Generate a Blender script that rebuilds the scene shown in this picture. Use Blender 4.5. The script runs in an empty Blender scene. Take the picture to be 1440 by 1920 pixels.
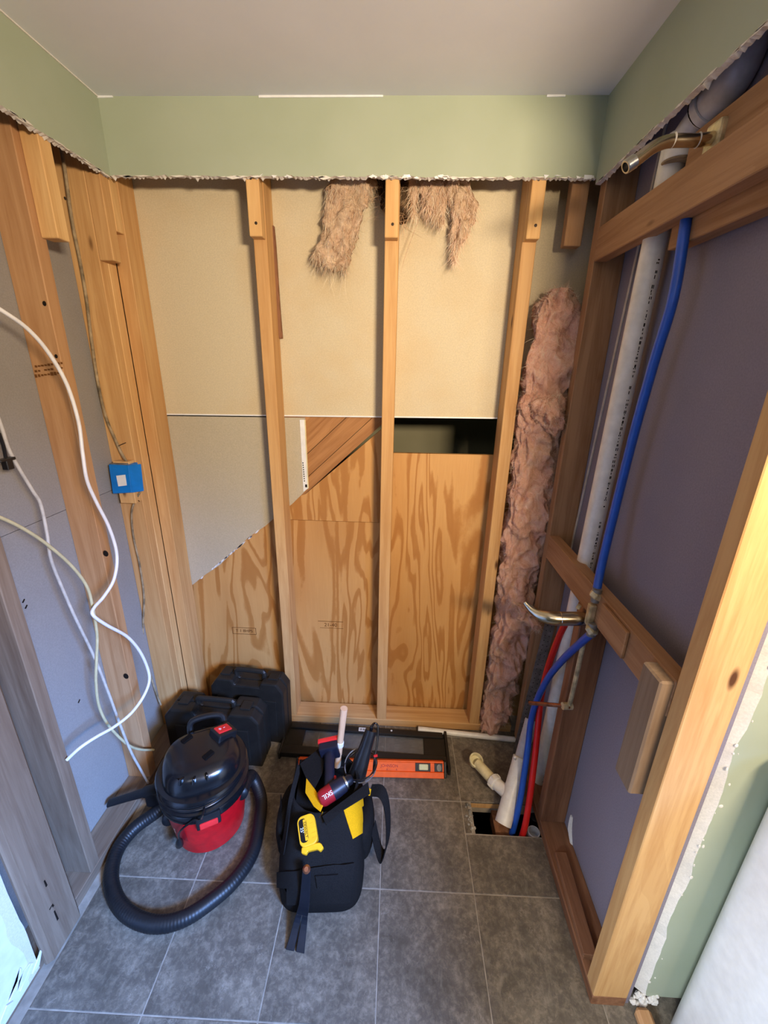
import bpy, bmesh, math, random
from mathutils import Vector, Matrix, noise
from mathutils.bvhtree import BVHTree
random.seed(7)
SC = bpy.context.scene
COL = SC.collection
V = Vector
# ---------------------------------------------------------------- camera
F_PX, PITCH, YAW, ROLL = 783.93, 0.334905, -0.036672, 0.020157
CAM = V((0, 0, 1.6))
_f = V((math.sin(YAW)*math.cos(PITCH), math.cos(YAW)*math.cos(PITCH), -math.sin(PITCH)))
_r = V((math.cos(YAW), -math.sin(YAW), 0)); _u = _r.cross(_f)
RT = math.cos(ROLL)*_r + math.sin(ROLL)*_u
UP = -math.sin(ROLL)*_r + math.cos(ROLL)*_u
cd = bpy.data.cameras.new('camera'); cam = bpy.data.objects.new('camera', cd); COL.objects.link(cam)
cd.sensor_fit = 'VERTICAL'; cd.sensor_height = 36; cd.lens = 36*F_PX/1920; cd.clip_start = .02
m3 = Matrix((RT, UP, -_f)).transposed()
cam.matrix_world = Matrix.Translation(CAM) @ m3.to_4x4()
SC.camera = cam
# ---------------------------------------------------------------- world, lights, exposure
w = bpy.data.worlds.new('world'); SC.world = w; w.use_nodes = True
w.node_tree.nodes['Background'].inputs[0].default_value = (.55, .7, 1, 1)
w.node_tree.nodes['Background'].inputs[1].default_value = .08
def area(name, loc, target, sx, sy, power, color, spread=180):
    d = bpy.data.lights.new(name, 'AREA'); d.shape = 'RECTANGLE'; d.size = sx; d.size_y = sy
    d.energy = power; d.color = color; d.spread = math.radians(spread)
    o = bpy.data.objects.new(name, d); COL.objects.link(o); o.location = loc
    o.rotation_euler = (V(target)-V(loc)).to_track_quat('-Z', 'Y').to_euler()
    return o
area('vanity_light', (.74, -.6, 1.86), (.05, 1.6, 1.72), .34, .14, 32, (1, .79, .55), 124)
area('window_light', (1.35, -.95, 1.95), (-.86, .80, .08), .5, .5, 24, (.17, .40, 1), 46)
area('fill_light', (-.3, -1.0, 2.26), (-.2, -.2, 0), .5, .5, 5, (.95, .95, 1))  # unseen neutral fill under the ceiling, added to lift the dim parts
area('appliance_fill_light', (-.85, -.95, 1.25), (.73, .02, .36), .5, .5, 9, (.82, .91, 1), 46)  # added to brighten the appliance side; no window stands here
SC.view_settings.view_transform = 'Standard'; SC.view_settings.look = 'None'
SC.view_settings.gamma = 1; SC.view_settings.use_curve_mapping = False
SC.view_settings.exposure = 0.0
# ---------------------------------------------------------------- helpers
def P(x, y, X=None, Y=None, Z=None):
    d = _f + RT*((x-720)/F_PX) - UP*((y-960)/F_PX)
    if X is not None: t = (X-CAM.x)/d.x
    elif Y is not None: t = (Y-CAM.y)/d.y
    else: t = (Z-CAM.z)/d.z
    return CAM + d*t
def ray(x, y): return (_f + RT*((x-720)/F_PX) - UP*((y-960)/F_PX)).normalized()
def s2l(c): return tuple(((v/255+.055)/1.055)**2.4 if v > 10 else v/255/12.92 for v in c)
class MB:
    def __init__(s): s.v = []; s.f = []; s.m = []; s.mi = 0
    def add(s, vs, fs):
        b = len(s.v); s.v += [tuple(v) for v in vs]
        for f in fs: s.f.append(tuple(i+b for i in f)); s.m.append(s.mi)
    def box(s, lo, hi, M=None):
        vs = [V((x, y, z)) for z in (lo[2], hi[2]) for y in (lo[1], hi[1]) for x in (lo[0], hi[0])]
        if M: vs = [M @ v for v in vs]
        s.add(vs, [(0,2,3,1),(4,5,7,6),(0,1,5,4),(2,6,7,3),(0,4,6,2),(1,3,7,5)])
    def hexa(s, vs):
        s.add(vs, [(0,2,3,1),(4,5,7,6),(0,1,5,4),(2,6,7,3),(0,4,6,2),(1,3,7,5)])
    def prism(s, poly, off):
        n = len(poly); off = V(off); a = [V(p) for p in poly]; b = [p+off for p in a]
        s.add(a+b, [tuple(range(n))[::-1], tuple(range(n, 2*n))]+[(i, (i+1) % n, (i+1) % n+n, i+n) for i in range(n)])
    def loft(s, rings, cap0=True, cap1=True, closed=True):
        n = len(rings[0]); fs = []
        for k in range(len(rings)-1):
            for i in range(n if closed else n-1):
                j = (i+1) % n; fs.append((k*n+i, k*n+j, (k+1)*n+j, (k+1)*n+i))
        if cap0: fs.append(tuple(range(n))[::-1])
        if cap1: fs.append(tuple((len(rings)-1)*n+i for i in range(n)))
        s.add([p for r in rings for p in r], fs)
    def tube(s, pts, r, n=10, smooth=6, cap=True):
        pts = [V(p) for p in pts]; rs = r if isinstance(r, (list, tuple)) else [r]*len(pts)
        if smooth and len(pts) > 2: pts, rs = crom(pts, rs, smooth)
        rings = []; t = (pts[1]-pts[0]).normalized()
        u = t.orthogonal().normalized()
        for i, p in enumerate(pts):
            a = pts[max(i-1, 0)]; b = pts[min(i+1, len(pts)-1)]; t2 = (b-a).normalized()
            u = (u - t2*u.dot(t2)).normalized(); w_ = t2.cross(u)
            rings.append([p + (u*math.cos(k*2*math.pi/n)+w_*math.sin(k*2*math.pi/n))*rs[i] for k in range(n)])
        s.loft(rings, cap, cap)
    def lathe(s, prof, n=32, M=None, cap0=True, cap1=True):
        rings = []
        for r, z in prof:
            rg = [V((r*math.cos(k*2*math.pi/n), r*math.sin(k*2*math.pi/n), z)) for k in range(n)]
            rings.append([M @ v for v in rg] if M else rg)
        s.loft(rings, cap0, cap1)
    def build(s, name, mats, parent=None, smooth=False, bevel=0, seg=1, angle=.6):
        me = bpy.data.meshes.new(name); me.from_pydata(s.v, [], s.f)
        mats = mats if isinstance(mats, (list, tuple)) else [mats]
        for m in mats: me.materials.append(m)
        me.polygons.foreach_set('material_index', s.m)
        bm = bmesh.new(); bm.from_mesh(me)
        bmesh.ops.recalc_face_normals(bm, faces=bm.faces)
        if bevel:
            es = [e for e in bm.edges if len(e.link_faces) == 2 and e.calc_face_angle(0) > .5]
            bmesh.ops.bevel(bm, geom=es, offset=bevel, segments=seg, affect='EDGES', profile=.6, clamp_overlap=True)
        if smooth:
            for f in bm.faces: f.smooth = True
            for e in bm.edges:
                if len(e.link_faces) == 2 and e.calc_face_angle(0) > angle: e.smooth = False
        bm.to_mesh(me); bm.free()
        o = bpy.data.objects.new(name, me); COL.objects.link(o)
        if parent: link_child(o, parent)
        return o
def link_child(o, parent):
    o.parent = parent; o.matrix_parent_inverse = WORLD.get(parent.name, Matrix()).inverted()
WORLD = {}
def crom(pts, rs, k):
    op, orr = [], []
    for i in range(len(pts)-1):
        p0 = pts[max(i-1, 0)]; p1 = pts[i]; p2 = pts[i+1]; p3 = pts[min(i+2, len(pts)-1)]
        for j in range(k):
            t = j/k
            op.append(.5*((2*p1)+(p2-p0)*t+(2*p0-5*p1+4*p2-p3)*t*t+(3*p1-p0-3*p2+p3)*t**3))
            orr.append(rs[i]*(1-t)+rs[i+1]*t)
    op.append(pts[-1]); orr.append(rs[-1]); return op, orr
def tag(o, label=None, cat=None, group=None, kind=None):
    for k, v in (('label', label), ('category', cat), ('group', group), ('kind', kind)):
        if v: o[k] = v
    return o
def thing(name, loc, label, cat, group=None):
    o = bpy.data.objects.new(name, None); COL.objects.link(o); o.location = loc; o.empty_display_size = .05
    WORLD[o.name] = Matrix.Translation(V(loc))
    return tag(o, label, cat, group)
def struct(o): o['kind'] = 'structure'; return o
AX = {'z': Matrix(), 'x': Matrix.Rotation(math.pi/2, 4, 'Y'), 'y': Matrix.Rotation(-math.pi/2, 4, 'X')}
def board(name, lo, hi, mat, axis='z', parent=None, bevel=.002, rot=None):
    """a length of lumber; its grain runs along the mesh's own Z"""
    lo = V(lo); hi = V(hi); c = (lo+hi)/2; h = (hi-lo)/2
    if axis == 'z': l = h
    elif axis == 'x': l = V((h.z, h.y, h.x))
    else: l = V((h.x, h.z, h.y))
    b = MB(); b.box(-l, l); o = b.build(name, mat, None, bevel=bevel)
    mw = Matrix.Translation(c) @ (rot.to_4x4() if rot else Matrix()) @ AX[axis]
    o.matrix_world = mw; WORLD[o.name] = mw
    if parent:
        o.parent = parent; o.matrix_parent_inverse = WORLD.get(parent.name, Matrix()).inverted()
    return o
def text_part(name, s, size, M, mat, parent, align='CENTER', ext=.0004):
    cu = bpy.data.curves.new(name, 'FONT'); cu.body = s; cu.size = size; cu.align_x = align; cu.align_y = 'CENTER'; cu.extrude = ext
    t = bpy.data.objects.new(name+'_src', cu); COL.objects.link(t)
    dg = bpy.context.evaluated_depsgraph_get(); me = bpy.data.meshes.new_from_object(t.evaluated_get(dg))
    bpy.data.objects.remove(t); me.transform(M); me.materials.clear(); me.materials.append(mat)
    o = bpy.data.objects.new(name, me); COL.objects.link(o); link_child(o, parent); return o
def frame(o, x, y):
    """matrix with columns x, y, x cross y at origin o"""
    x = V(x).normalized(); z = x.cross(V(y)).normalized(); y = z.cross(x)
    m = Matrix((x, y, z)).transposed().to_4x4(); m.translation = V(o); return m
def bvh(o):
    me = o.data; mw = WORLD.get(o.name, Matrix()); return BVHTree.FromPolygons([mw @ v.co for v in me.vertices], [tuple(p.vertices) for p in me.polygons])
def patch(poly, tree, off=.002, n=6):
    """a piece of cloth or tape lying on a surface: quad corners seen at poly, laid on the surface with its own thickness"""
    a, b, c, d = [V(p+(0,)) for p in poly]; pts = []; ok = True
    for i in range(n+1):
        for j in range(n+1):
            q = (a*(1-i/n)+b*(i/n))*(1-j/n)+(d*(1-i/n)+c*(i/n))*(j/n)
            dr = ray(q.x, q.y); h, nn, _, _ = tree.ray_cast(CAM, dr)
            if h is None: pts.append(None); continue
            if nn.dot(dr) > 0: nn = -nn
            pts.append((h, nn))
    good = [p for p in pts if p]
    if not good: return None
    mb = MB()
    top = []; bot = []
    for p in pts:
        if p is None: p = good[0]
        top.append(p[0]+p[1]*off); bot.append(p[0]-p[1]*off*.5)
    N = (n+1)*(n+1); fs = []
    for i in range(n):
        for j in range(n):
            k = i*(n+1)+j; q = (k, k+1, k+n+2, k+n+1); fs.append(q); fs.append(tuple(N+t for t in q[::-1]))
    rim = [i for i in range(n)]+[i*(n+1)+n for i in range(n)]+[n*(n+1)+n-i for i in range(n)]+[(n-i)*(n+1) for i in range(n)]
    for a_, b_ in zip(rim, rim[1:]+rim[:1]): fs.append((a_, b_, b_+N, a_+N))
    mb.add(top+bot, fs); return mb
def nz(p, s, seed=0): return noise.noise(V(p)*s+V((seed*13.7, seed*5.1, seed*9.3)))
def fbm(p, s, o=4, seed=0):
    a = 0; k = 1
    for i in range(o): a += nz(p, s*2**i, seed+i)*k; k *= .55
    return a
# ---------------------------------------------------------------- materials
class NT:
    def __init__(s, name, rough=.6, spec=.3, metal=0, color=None, coat=0, trans=0):
        s.m = bpy.data.materials.new(name); s.m.use_nodes = True; s.t = s.m.node_tree; s.n = s.t.nodes
        s.b = s.n['Principled BSDF']; s.b.inputs['Roughness'].default_value = rough
        s.b.inputs['Specular IOR Level'].default_value = spec; s.b.inputs['Metallic'].default_value = metal
        s.b.inputs['Coat Weight'].default_value = coat; s.b.inputs['Transmission Weight'].default_value = trans
        if color: s.b.inputs['Base Color'].default_value = (*s2l(color), 1)
    def node(s, t, **k):
        n = s.n.new(t)
        for a, v in k.items():
            if a.startswith('i_'): n.inputs[a[2:].replace('_', ' ')].default_value = v
            else: setattr(n, a, v)
        return n
    def l(s, a, b): s.t.links.new(a, b)
    def coords(s, scale=(1, 1, 1), rnd=True):
        tc = s.node('ShaderNodeTexCoord'); mp = s.node('ShaderNodeMapping'); mp.inputs['Scale'].default_value = scale
        if rnd:
            oi = s.node('ShaderNodeObjectInfo'); mu = s.node('ShaderNodeVectorMath', operation='SCALE'); mu.inputs[0].default_value = (17.3, 9.1, 23.7)
            s.l(oi.outputs['Random'], mu.inputs['Scale']); s.l(mu.outputs[0], mp.inputs['Location'])
        s.l(tc.outputs['Object'], mp.inputs['Vector']); return mp.outputs[0]
    def noise(s, vec, scale, detail=4, rough=.55, dist=0):
        n = s.node('ShaderNodeTexNoise'); n.inputs['Scale'].default_value = scale; n.inputs['Detail'].default_value = detail
        n.inputs['Roughness'].default_value = rough; n.inputs['Distortion'].default_value = dist
        s.l(vec, n.inputs['Vector']); return n.outputs['Fac']
    def ramp(s, fac, stops):
        r = s.node('ShaderNodeValToRGB'); e = r.color_ramp.elements
        while len(e) < len(stops): e.new(.5)
        for i, (p, c) in enumerate(stops): e[i].position = p; e[i].color = (*s2l(c), 1) if not isinstance(c, float) else (c, c, c, 1)
        s.l(fac, r.inputs[0]); return r.outputs[0]
    def mix(s, fac, a, b, mode='MIX'):
        m = s.node('ShaderNodeMix', data_type='RGBA', blend_type=mode)
        for sock, v in ((m.inputs[0], fac), (m.inputs[6], a), (m.inputs[7], b)):
            if isinstance(v, (int, float)): sock.default_value = v
            elif isinstance(v, tuple): sock.default_value = (*s2l(v), 1)
            else: s.l(v, sock)
        return m.outputs[2]
    def math(s, op, a, b=0.):
        m = s.node('ShaderNodeMath', operation=op)
        for sock, v in ((m.inputs[0], a), (m.inputs[1], b)):
            if isinstance(v, (int, float)): sock.default_value = v
            else: s.l(v, sock)
        return m.outputs[0]
    def out(s, col): s.l(col, s.b.inputs['Base Color'])
    def bump(s, h, strength=.3, dist=.002):
        b = s.node('ShaderNodeBump'); b.inputs['Strength'].default_value = strength; b.inputs['Distance'].default_value = dist
        s.l(h, b.inputs['Height']); s.l(b.outputs[0], s.b.inputs['Normal'])
def plain(name, c, rough=.5, spec=.4, metal=0, bump=0, var=.06, coat=0):
    t = NT(name, rough, spec, metal, coat=coat); v = t.coords((1, 1, 1)); n = t.noise(v, 35, 5)
    lo = tuple(max(0, x*(1-var*2)) for x in c); hi = tuple(min(255, x*(1+var)) for x in c)
    t.out(t.ramp(n, [(.3, lo), (.7, hi)]))
    if bump: t.bump(t.noise(v, 220, 3), bump, .001)
    return t.m
def wood(name, light, dark, knot=(84, 50, 26), kn=.036, rough=.65, stain=None):
    t = NT(name, rough, .25); v = t.coords((1, 1, .06)); v2 = t.coords((1, 1, .35)); v3 = t.coords((1, 1, 1))
    g = t.noise(v, 26, 5, .6, 1.2); fine = t.noise(v, 170, 3, .6)
    k = t.math('ADD', t.math('MULTIPLY', g, .8), t.math('MULTIPLY', fine, .25))
    band = t.math('FRACT', t.math('MULTIPLY', t.noise(v, 5, 2, .4, .3), 9))
    c = t.ramp(k, [(.33, dark), (.62, light)])
    c = t.mix(t.math('MULTIPLY', t.math('GREATER_THAN', band, .72), .22), c, dark)
    big = t.noise(v2, 3, 3)
    c = t.mix(t.ramp(big, [(.4, 0.), (.75, .5)]), c, stain or dark)
    vo = t.node('ShaderNodeTexVoronoi'); vo.inputs['Scale'].default_value = 7; t.l(v2, vo.inputs['Vector'])
    kd = t.ramp(vo.outputs['Distance'], [(kn, 1.), (kn*2.1, 0.)])
    c = t.mix(kd, c, knot); t.out(c); t.bump(t.math('ADD', fine, band), .12, .001)
    return t.m
M = {}
M['pine'] = wood('pine', (210, 168, 114), (182, 134, 82), stain=(186, 138, 88))
M['pine_pale'] = wood('pine_pale', (222, 182, 126), (198, 150, 94))
M['pine_red'] = wood('pine_red', (192, 150, 108), (164, 118, 78), stain=(166, 120, 82))
M['old_wood'] = wood('old_wood', (150, 106, 76), (108, 70, 48), stain=(92, 58, 42), kn=.03)
M['beam_wood'] = wood('beam_wood', (178, 138, 102), (138, 98, 66), stain=(128, 92, 66))
M['grey_wood'] = wood('grey_wood', (146, 126, 106), (114, 92, 74), stain=(98, 78, 62))
M['crate_wood'] = wood('plank_wood', (186, 136, 88), (146, 98, 58), kn=.02)
def plywood():
    t = NT('plywood_face', .55, .3); v = t.coords((1.7, 1.7, .26)); v2 = t.coords((1, 1, .05))
    n = t.noise(v, 2.6, 3, .5, .5); wob = t.noise(t.coords((1, 1, .5)), 60, 3, .6)
    n = t.math('ADD', n, t.math('MULTIPLY', wob, .012))
    c1 = t.math('FRACT', t.math('MULTIPLY', n, 13))
    fig = t.ramp(c1, [(0, (182, 130, 72)), (.10, (172, 118, 62)), (.30, (178, 126, 68)), (.36, (206, 158, 98)), (.9, (210, 164, 104)), (1, (182, 130, 72))])
    fine = t.noise(v2, 190, 4, .65); c = t.mix(t.math('MULTIPLY', fine, .45), fig, (170, 118, 64))
    b = t.noise(t.coords((1, 1, .35)), 3.0, 3); c = t.mix(t.ramp(b, [(.42, 0.), (.8, .55)]), c, (162, 108, 56))
    t.out(c); t.bump(fine, .08, .001); return t.m
M['ply'] = plywood()
def paper(name, c, stain, s=.5):
    t = NT(name, .8, .15); v = t.coords(); n = t.noise(v, 240, 2); b = t.noise(v, 4, 5)
    col = t.ramp(n, [(.3, tuple(x*.93 for x in c)), (.7, c)]); col = t.mix(t.ramp(b, [(.5, 0.), (.85, s)]), col, stain)
    t.out(col); t.bump(n, .08, .0006); return t.m
M['paper'] = paper('gypsum_backing_paper', (208, 195, 166), (192, 158, 104), .4)
M['paper_grey'] = paper('grey_backing_paper', (156, 151, 146), (134, 125, 116), .4)
M['paper_warm'] = paper('warm_grey_paper', (190, 180, 158), (172, 160, 136), .3)
M['paper_dark'] = paper('shaded_grey_paper', (138, 131, 144), (118, 112, 124), .4)  # grey paper with the dim, cool light of this wall mixed into its colour
def paint(name, c, c2, rough=.55):
    t = NT(name, rough, .25); v = t.coords(); n = t.noise(v, 5, 4); t.out(t.ramp(n, [(.3, c), (.75, c2)])); t.bump(t.noise(v, 90, 3), .05, .0006); return t.m
M['green'] = paint('sage_green_paint', (166, 174, 154), (159, 168, 146))
M['gypsum'] = paper('broken_gypsum', (226, 221, 214), (188, 178, 168), .4)
M['white_paint'] = plain('white_gloss_paint', (232, 234, 236), .3, .5, var=.02)
M['ceiling'] = paint('ceiling_paint', (232, 233, 236), (226, 227, 231), .9)
def tile():
    t = NT('slate_tile', .48, .4); v = t.coords((1, 1, 1)); a = t.noise(v, 9, 10, .7, .3); f = t.noise(v, 55, 8, .75, .3); st = t.noise(t.coords((1, .45, 1)), 30, 8, .7, .5)
    vein = t.math('ABSOLUTE', t.math('SUBTRACT', t.noise(v, 12, 8, .7, .6), .5)); msk = t.noise(v, 14, 4, .6)
    c = t.ramp(a, [(.3, (78, 72, 63)), (.5, (97, 89, 79)), (.7, (120, 111, 98))])
    c = t.mix(t.math('MULTIPLY', t.ramp(f, [(.45, 0.), (.62, .8)]), t.ramp(a, [(.4, .3), (.62, 1.)])), c, (150, 139, 122))
    c = t.mix(t.ramp(st, [(.56, 0.), (.72, .5)]), c, (152, 143, 128))
    c = t.mix(t.math('MULTIPLY', t.ramp(vein, [(0, .55), (.010, 0.)]), t.ramp(msk, [(.5, 0.), (.65, 1.)])), c, (170, 160, 146))
    t.out(c); t.bump(t.math('ADD', a, f), .2, .002); t.b.inputs['Roughness'].default_value = .5; return t.m
M['tile'] = tile()
M['grout'] = plain('grout', (160, 150, 136), .9, .1, bump=.4)
M['concrete'] = plain('crumbled_mortar', (150, 146, 138), .95, .1, bump=.6, var=.25)
M['far_paint'] = paint('dull_olive_paint', (128, 124, 98), (120, 116, 90))
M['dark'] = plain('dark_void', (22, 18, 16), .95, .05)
M['pvc'] = plain('white_pvc', (226, 222, 214), .35, .5, var=.03)
M['pvc_old'] = plain('yellowed_pvc', (222, 210, 164), .4, .4, var=.05)
M['pvc_shade'] = plain('shaded_white_pvc', (190, 190, 196), .4, .4, var=.05)  # the white pvc again, greyed in colour for the lengths in shade
M['pex_blue'] = plain('blue_pex', (30, 84, 190), .35, .5, var=.03)
M['pex_red'] = plain('red_pex', (206, 30, 26), .35, .5, var=.03)
M['nickel'] = plain('brushed_nickel', (196, 184, 160), .22, .5, 1, var=.04)
M['brass'] = plain('dull_brass', (206, 190, 152), .42, .5, .45, var=.15)
M['copper'] = plain('old_copper', (160, 104, 74), .4, .5, .85, var=.15)
M['galv'] = plain('galvanised_steel', (132, 128, 124), .5, .5, .35, var=.12)
M['steel'] = plain('steel', (170, 168, 164), .3, .5, 1, var=.05)
M['cable_white'] = plain('white_cable', (232, 230, 232), .4, .4, var=.02)
M['cable_cream'] = plain('cream_cable', (200, 190, 150), .5, .3, var=.04)
M['cable_grey'] = plain('grey_cable', (196, 190, 182), .5, .3, var=.06)
M['cable_brown'] = plain('dusty_cable', (150, 132, 104), .6, .2, var=.2)
M['black_plastic'] = plain('black_plastic', (26, 26, 28), .32, .5, var=.05)
M['black_gloss'] = plain('glossy_black_plastic', (18, 19, 22), .22, .6, var=.05)
M['black_case'] = plain('matt_black_plastic', (32, 30, 27), .5, .4, var=.08, bump=.15)
M['rubber'] = plain('black_rubber', (24, 25, 28), .45, .4, var=.05)
def cloth(name, c, k=1):
    t = NT(name, .85, .08); v = t.coords(); n = t.noise(v, 420, 2); b = t.noise(v, 9, 3)
    col = t.ramp(n, [(.3, tuple(x*(1-.25*k) for x in c)), (.7, tuple(min(255, x*(1+.2*k)) for x in c))]); t.out(t.mix(t.math('MULTIPLY', b, .3), col, tuple(x*.6 for x in c)))
    t.bump(t.math('ADD', n, b), .35, .0015); return t.m
M['fabric'] = cloth('black_canvas', (31, 29, 28))
M['fabric_y'] = cloth('yellow_canvas', (232, 166, 18), .25)
M['red_plastic'] = plain('red_plastic', (196, 14, 24), .35, .5, var=.05)
M['red_bright'] = plain('bright_red_plastic', (226, 44, 44), .35, .5, var=.03)
M['red_dark'] = plain('dark_red_plastic', (156, 26, 34), .4, .4, var=.05)
M['navy'] = plain('navy_plastic', (25, 27, 42), .4, .4, var=.06)
M['yellow'] = plain('yellow_plastic', (242, 178, 30), .38, .4, var=.03)
M['orange'] = plain('orange_plastic', (245, 98, 20), .4, .4, var=.03)
M['blue_box'] = plain('blue_plastic', (16, 116, 196), .4, .4, var=.03)
M['white_label'] = plain('white_label', (226, 224, 218), .6, .3, var=.02)
M['ink'] = plain('black_ink', (32, 26, 22), .8, .1)
M['ink_brown'] = plain('brown_ink', (112, 72, 38), .9, .1)
M['ink_white'] = plain('white_ink', (236, 234, 234), .6, .2, var=.01)
M['iron'] = plain('blued_steel', (26, 30, 40), .4, .5, .4, var=.08)
M['nail'] = plain('nail_head', (60, 48, 40), .5, .4, .6)
M['handle_wood'] = wood('hickory', (224, 186, 150), (204, 160, 122), kn=.0)
M['vial'] = plain('vial_green', (222, 222, 176), .15, .6, var=.02)
g_ = NT('clear_plastic', .12, .5, color=(225, 225, 220), trans=.92); g_.b.inputs['IOR'].default_value = 1.2; M['clear'] = g_.m
def fluff(name, a, b, c):
    t = NT(name, .95, .05); v = t.coords((1, 1, 1)); v2 = t.coords((1, 1, .6))
    n = t.noise(v2, 26, 8, .72, 1.2); f = t.noise(v, 140, 4, .7, 1); big = t.noise(v, 6, 3)
    col = t.ramp(n, [(.3, c), (.48, b), (.68, a)]); col = t.mix(t.ramp(big, [(.5, 0.), (.75, .55)]), col, (206, 182, 148))  # low spots get the dark tone: crevice shade put into the colour
    t.out(col); t.bump(t.math('ADD', n, t.math('MULTIPLY', f, .6)), .9, .012); t.b.inputs['Subsurface Weight'].default_value = 0; return t.m
M['pink'] = fluff('pink_fibreglass', (250, 212, 190), (240, 186, 162), (205, 145, 122))
M['pink_dirty'] = fluff('dusty_fibreglass', (238, 212, 184), (220, 186, 156), (168, 130, 102))
M['fibre_pink'] = plain('pink_fibre', (252, 212, 190), .9, .1)
M['fibre_pale'] = plain('pale_fibre', (252, 230, 204), .9, .1)
M['fibre_brown'] = plain('brown_fibre', (214, 176, 142), .9, .1)
M['dark_clump'] = fluff('dark_dirty_fibreglass', (110, 86, 62), (60, 44, 30), (26, 18, 12))  # dirty fluff, this dark to stand in for the unlit drywall hole too
# ---------------------------------------------------------------- the setting
XL, XR, YB = -.955, .555, 1.53
ZC = 2.312; ZS = 2.121               # ceiling, lower edge of the remaining drywall
LX, RX = -1.044, .644                # planes of the backing sheets
BY = 1.62
# floor: slab with the plumbing hole, tiles as pieces
HX0, HX1, HY0, HY1 = .318, .60, 1.068, 1.19
fl = MB()
for lo, hi in (((-1.2, -2.3, -.06), (HX0, 1.75, -.0012)), ((HX1, -2.3, -.06), (2.3, 1.75, -.0012)),
               ((HX0, -2.3, -.06), (HX1, HY0, -.0012)), ((HX0, HY1, -.06), (HX1, 1.75, -.0012))): fl.box(lo, hi)
floor = struct(fl.build('floor', M['grout']))
TP, TA = .303, .0107
TR = Matrix.Translation((-.02, .878, 0)) @ Matrix.Rotation(TA, 4, 'Z')
TI = TR.inverted()
mesh_cache = {}
def tile_piece(x0, x1, y0, y1):
    key = (round(x1-x0, 4), round(y1-y0, 4))
    cx, cy = (x0+x1)/2, (y0+y1)/2
    if key not in mesh_cache:
        b = MB(); b.box((-(x1-x0)/2, -(y1-y0)/2, -.0095), ((x1-x0)/2, (y1-y0)/2, 0))
        o = b.build('tile', M['tile'], bevel=.0012); mesh_cache[key] = o.data
    else:
        o = bpy.data.objects.new('tile', mesh_cache[key]); COL.objects.link(o)
    o.matrix_world = TR @ Matrix.Translation((cx, cy, 0)); o.parent = floor
    return o
g = .0016
for i in range(-3, 8):
    for j in range(-10, 3):
        x0, x1, y0, y1 = i*TP+g, (i+1)*TP-g, j*TP+g, (j+1)*TP-g
        if i == -3: x0 = -.906
        if j == 2: y1 = j*TP+.052
        if (i, j) == (1, 0):              # the tile cut for the plumbing
            tile_piece(x0, x1, y0, HY0-.878-.008)
            tile_piece(x0, HX0+.02-.01, HY0-.878-.004, y1)
        elif i == 2 and j == 0:
            tile_piece(x0, x1, y0, HY0-.878-.014)
        elif i == 2 and j >= 1: continue
        else: tile_piece(x0, x1, y0, y1)
tile_piece(2*TP+g, 2*TP+.03, TP+g, 2*TP+.05)
# rough mortar along the cut edge
b = MB()
for k in range(26):
    p = V((HX0-.012+random.uniform(-.012, .012), HY0+.115*k/26, -.002+random.uniform(-.004, .003))); r = random.uniform(.003, .008)
    b.lathe([(r*.3, -r), (r, -r*.2), (r*.8, r*.4), (r*.2, r*.8)], 6, Matrix.Translation(p) @ Matrix.Rotation(random.random()*3, 4, 'X'))
for k in range(30):
    p = V((HX0+.15*k/30, HY1+.004, -.004+random.uniform(-.003, .002))); r = random.uniform(.002, .005)
    b.lathe([(r*.3, -r), (r, -r*.2), (r*.8, r*.4), (r*.2, r*.8)], 6, Matrix.Translation(p))
o = b.build('mortar_crumbs', M['concrete'], floor); o['kind'] = 'stuff'
b = MB(); b.box((HX0, HY1-.004, -.03), (HX0+.13, HY1+.012, -.0095)); b.build('subfloor_edge', M['pine'], floor)
b = MB(); b.box((HX0+.085, HY0+.0, -.1), (HX0+.14, HY1, -.045)); b.build('joist', M['old_wood'], floor)
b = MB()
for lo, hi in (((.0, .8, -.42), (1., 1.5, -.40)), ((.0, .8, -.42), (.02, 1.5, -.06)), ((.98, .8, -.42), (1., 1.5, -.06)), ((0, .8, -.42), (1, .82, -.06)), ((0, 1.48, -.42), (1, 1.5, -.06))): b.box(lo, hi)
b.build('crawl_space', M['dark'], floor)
b = MB(); b.box((-1.2, -2.3, ZC), (2.3, 1.75, ZC+.03)); struct(b.build('ceiling', M['ceiling']))
def ragged_strip(name, a, c, nrm, z0, z1, t=.0127, amp=.004, seed=0, n=90):
    """painted drywall between a and c whose lower edge was broken off"""
    a = V(a); c = V(c); nrm = V(nrm); b = MB(); tf = []; bf = []; bb = []; tb = []
    for i in range(n+1):
        p = a.lerp(c, i/n); j = fbm((i*.13, seed, 0), 1, 3)*amp+nz((i*.71, seed, 7), 1)*.0035; k = j-abs(nz((i*.61, seed, 4), 1))*.012-.001
        tf.append(p+V((0, 0, z1))); bf.append(p+V((0, 0, z0+j))); bb.append(p-nrm*t+V((0, 0, z0+k))); tb.append(p-nrm*t+V((0, 0, z1)))
    b.loft([tf, bf], False, False, False); b.mi = 1; b.loft([bf, bb], False, False, False); b.loft([bb, tb], False, False, False)
    return b.build(name, [M['green'], M['gypsum']])
SY = 1.478; SLX = -.895; SRX = .538
wall_back = struct(ragged_strip('wall_back', (SLX, SY, 0), (SRX, SY, 0), (0, -1, 0), ZS+.004, ZC, seed=1, n=260))
wall_left = struct(ragged_strip('wall_left', (SLX, .0, 0), (SLX, SY, 0), (1, 0, 0), ZS, ZC, seed=2, n=260))
wall_right = struct(ragged_strip('wall_right', (SRX, SY, 0), (SRX, .0, 0), (-1, 0, 0), ZS-.012, ZC, seed=3, n=260))
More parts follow.
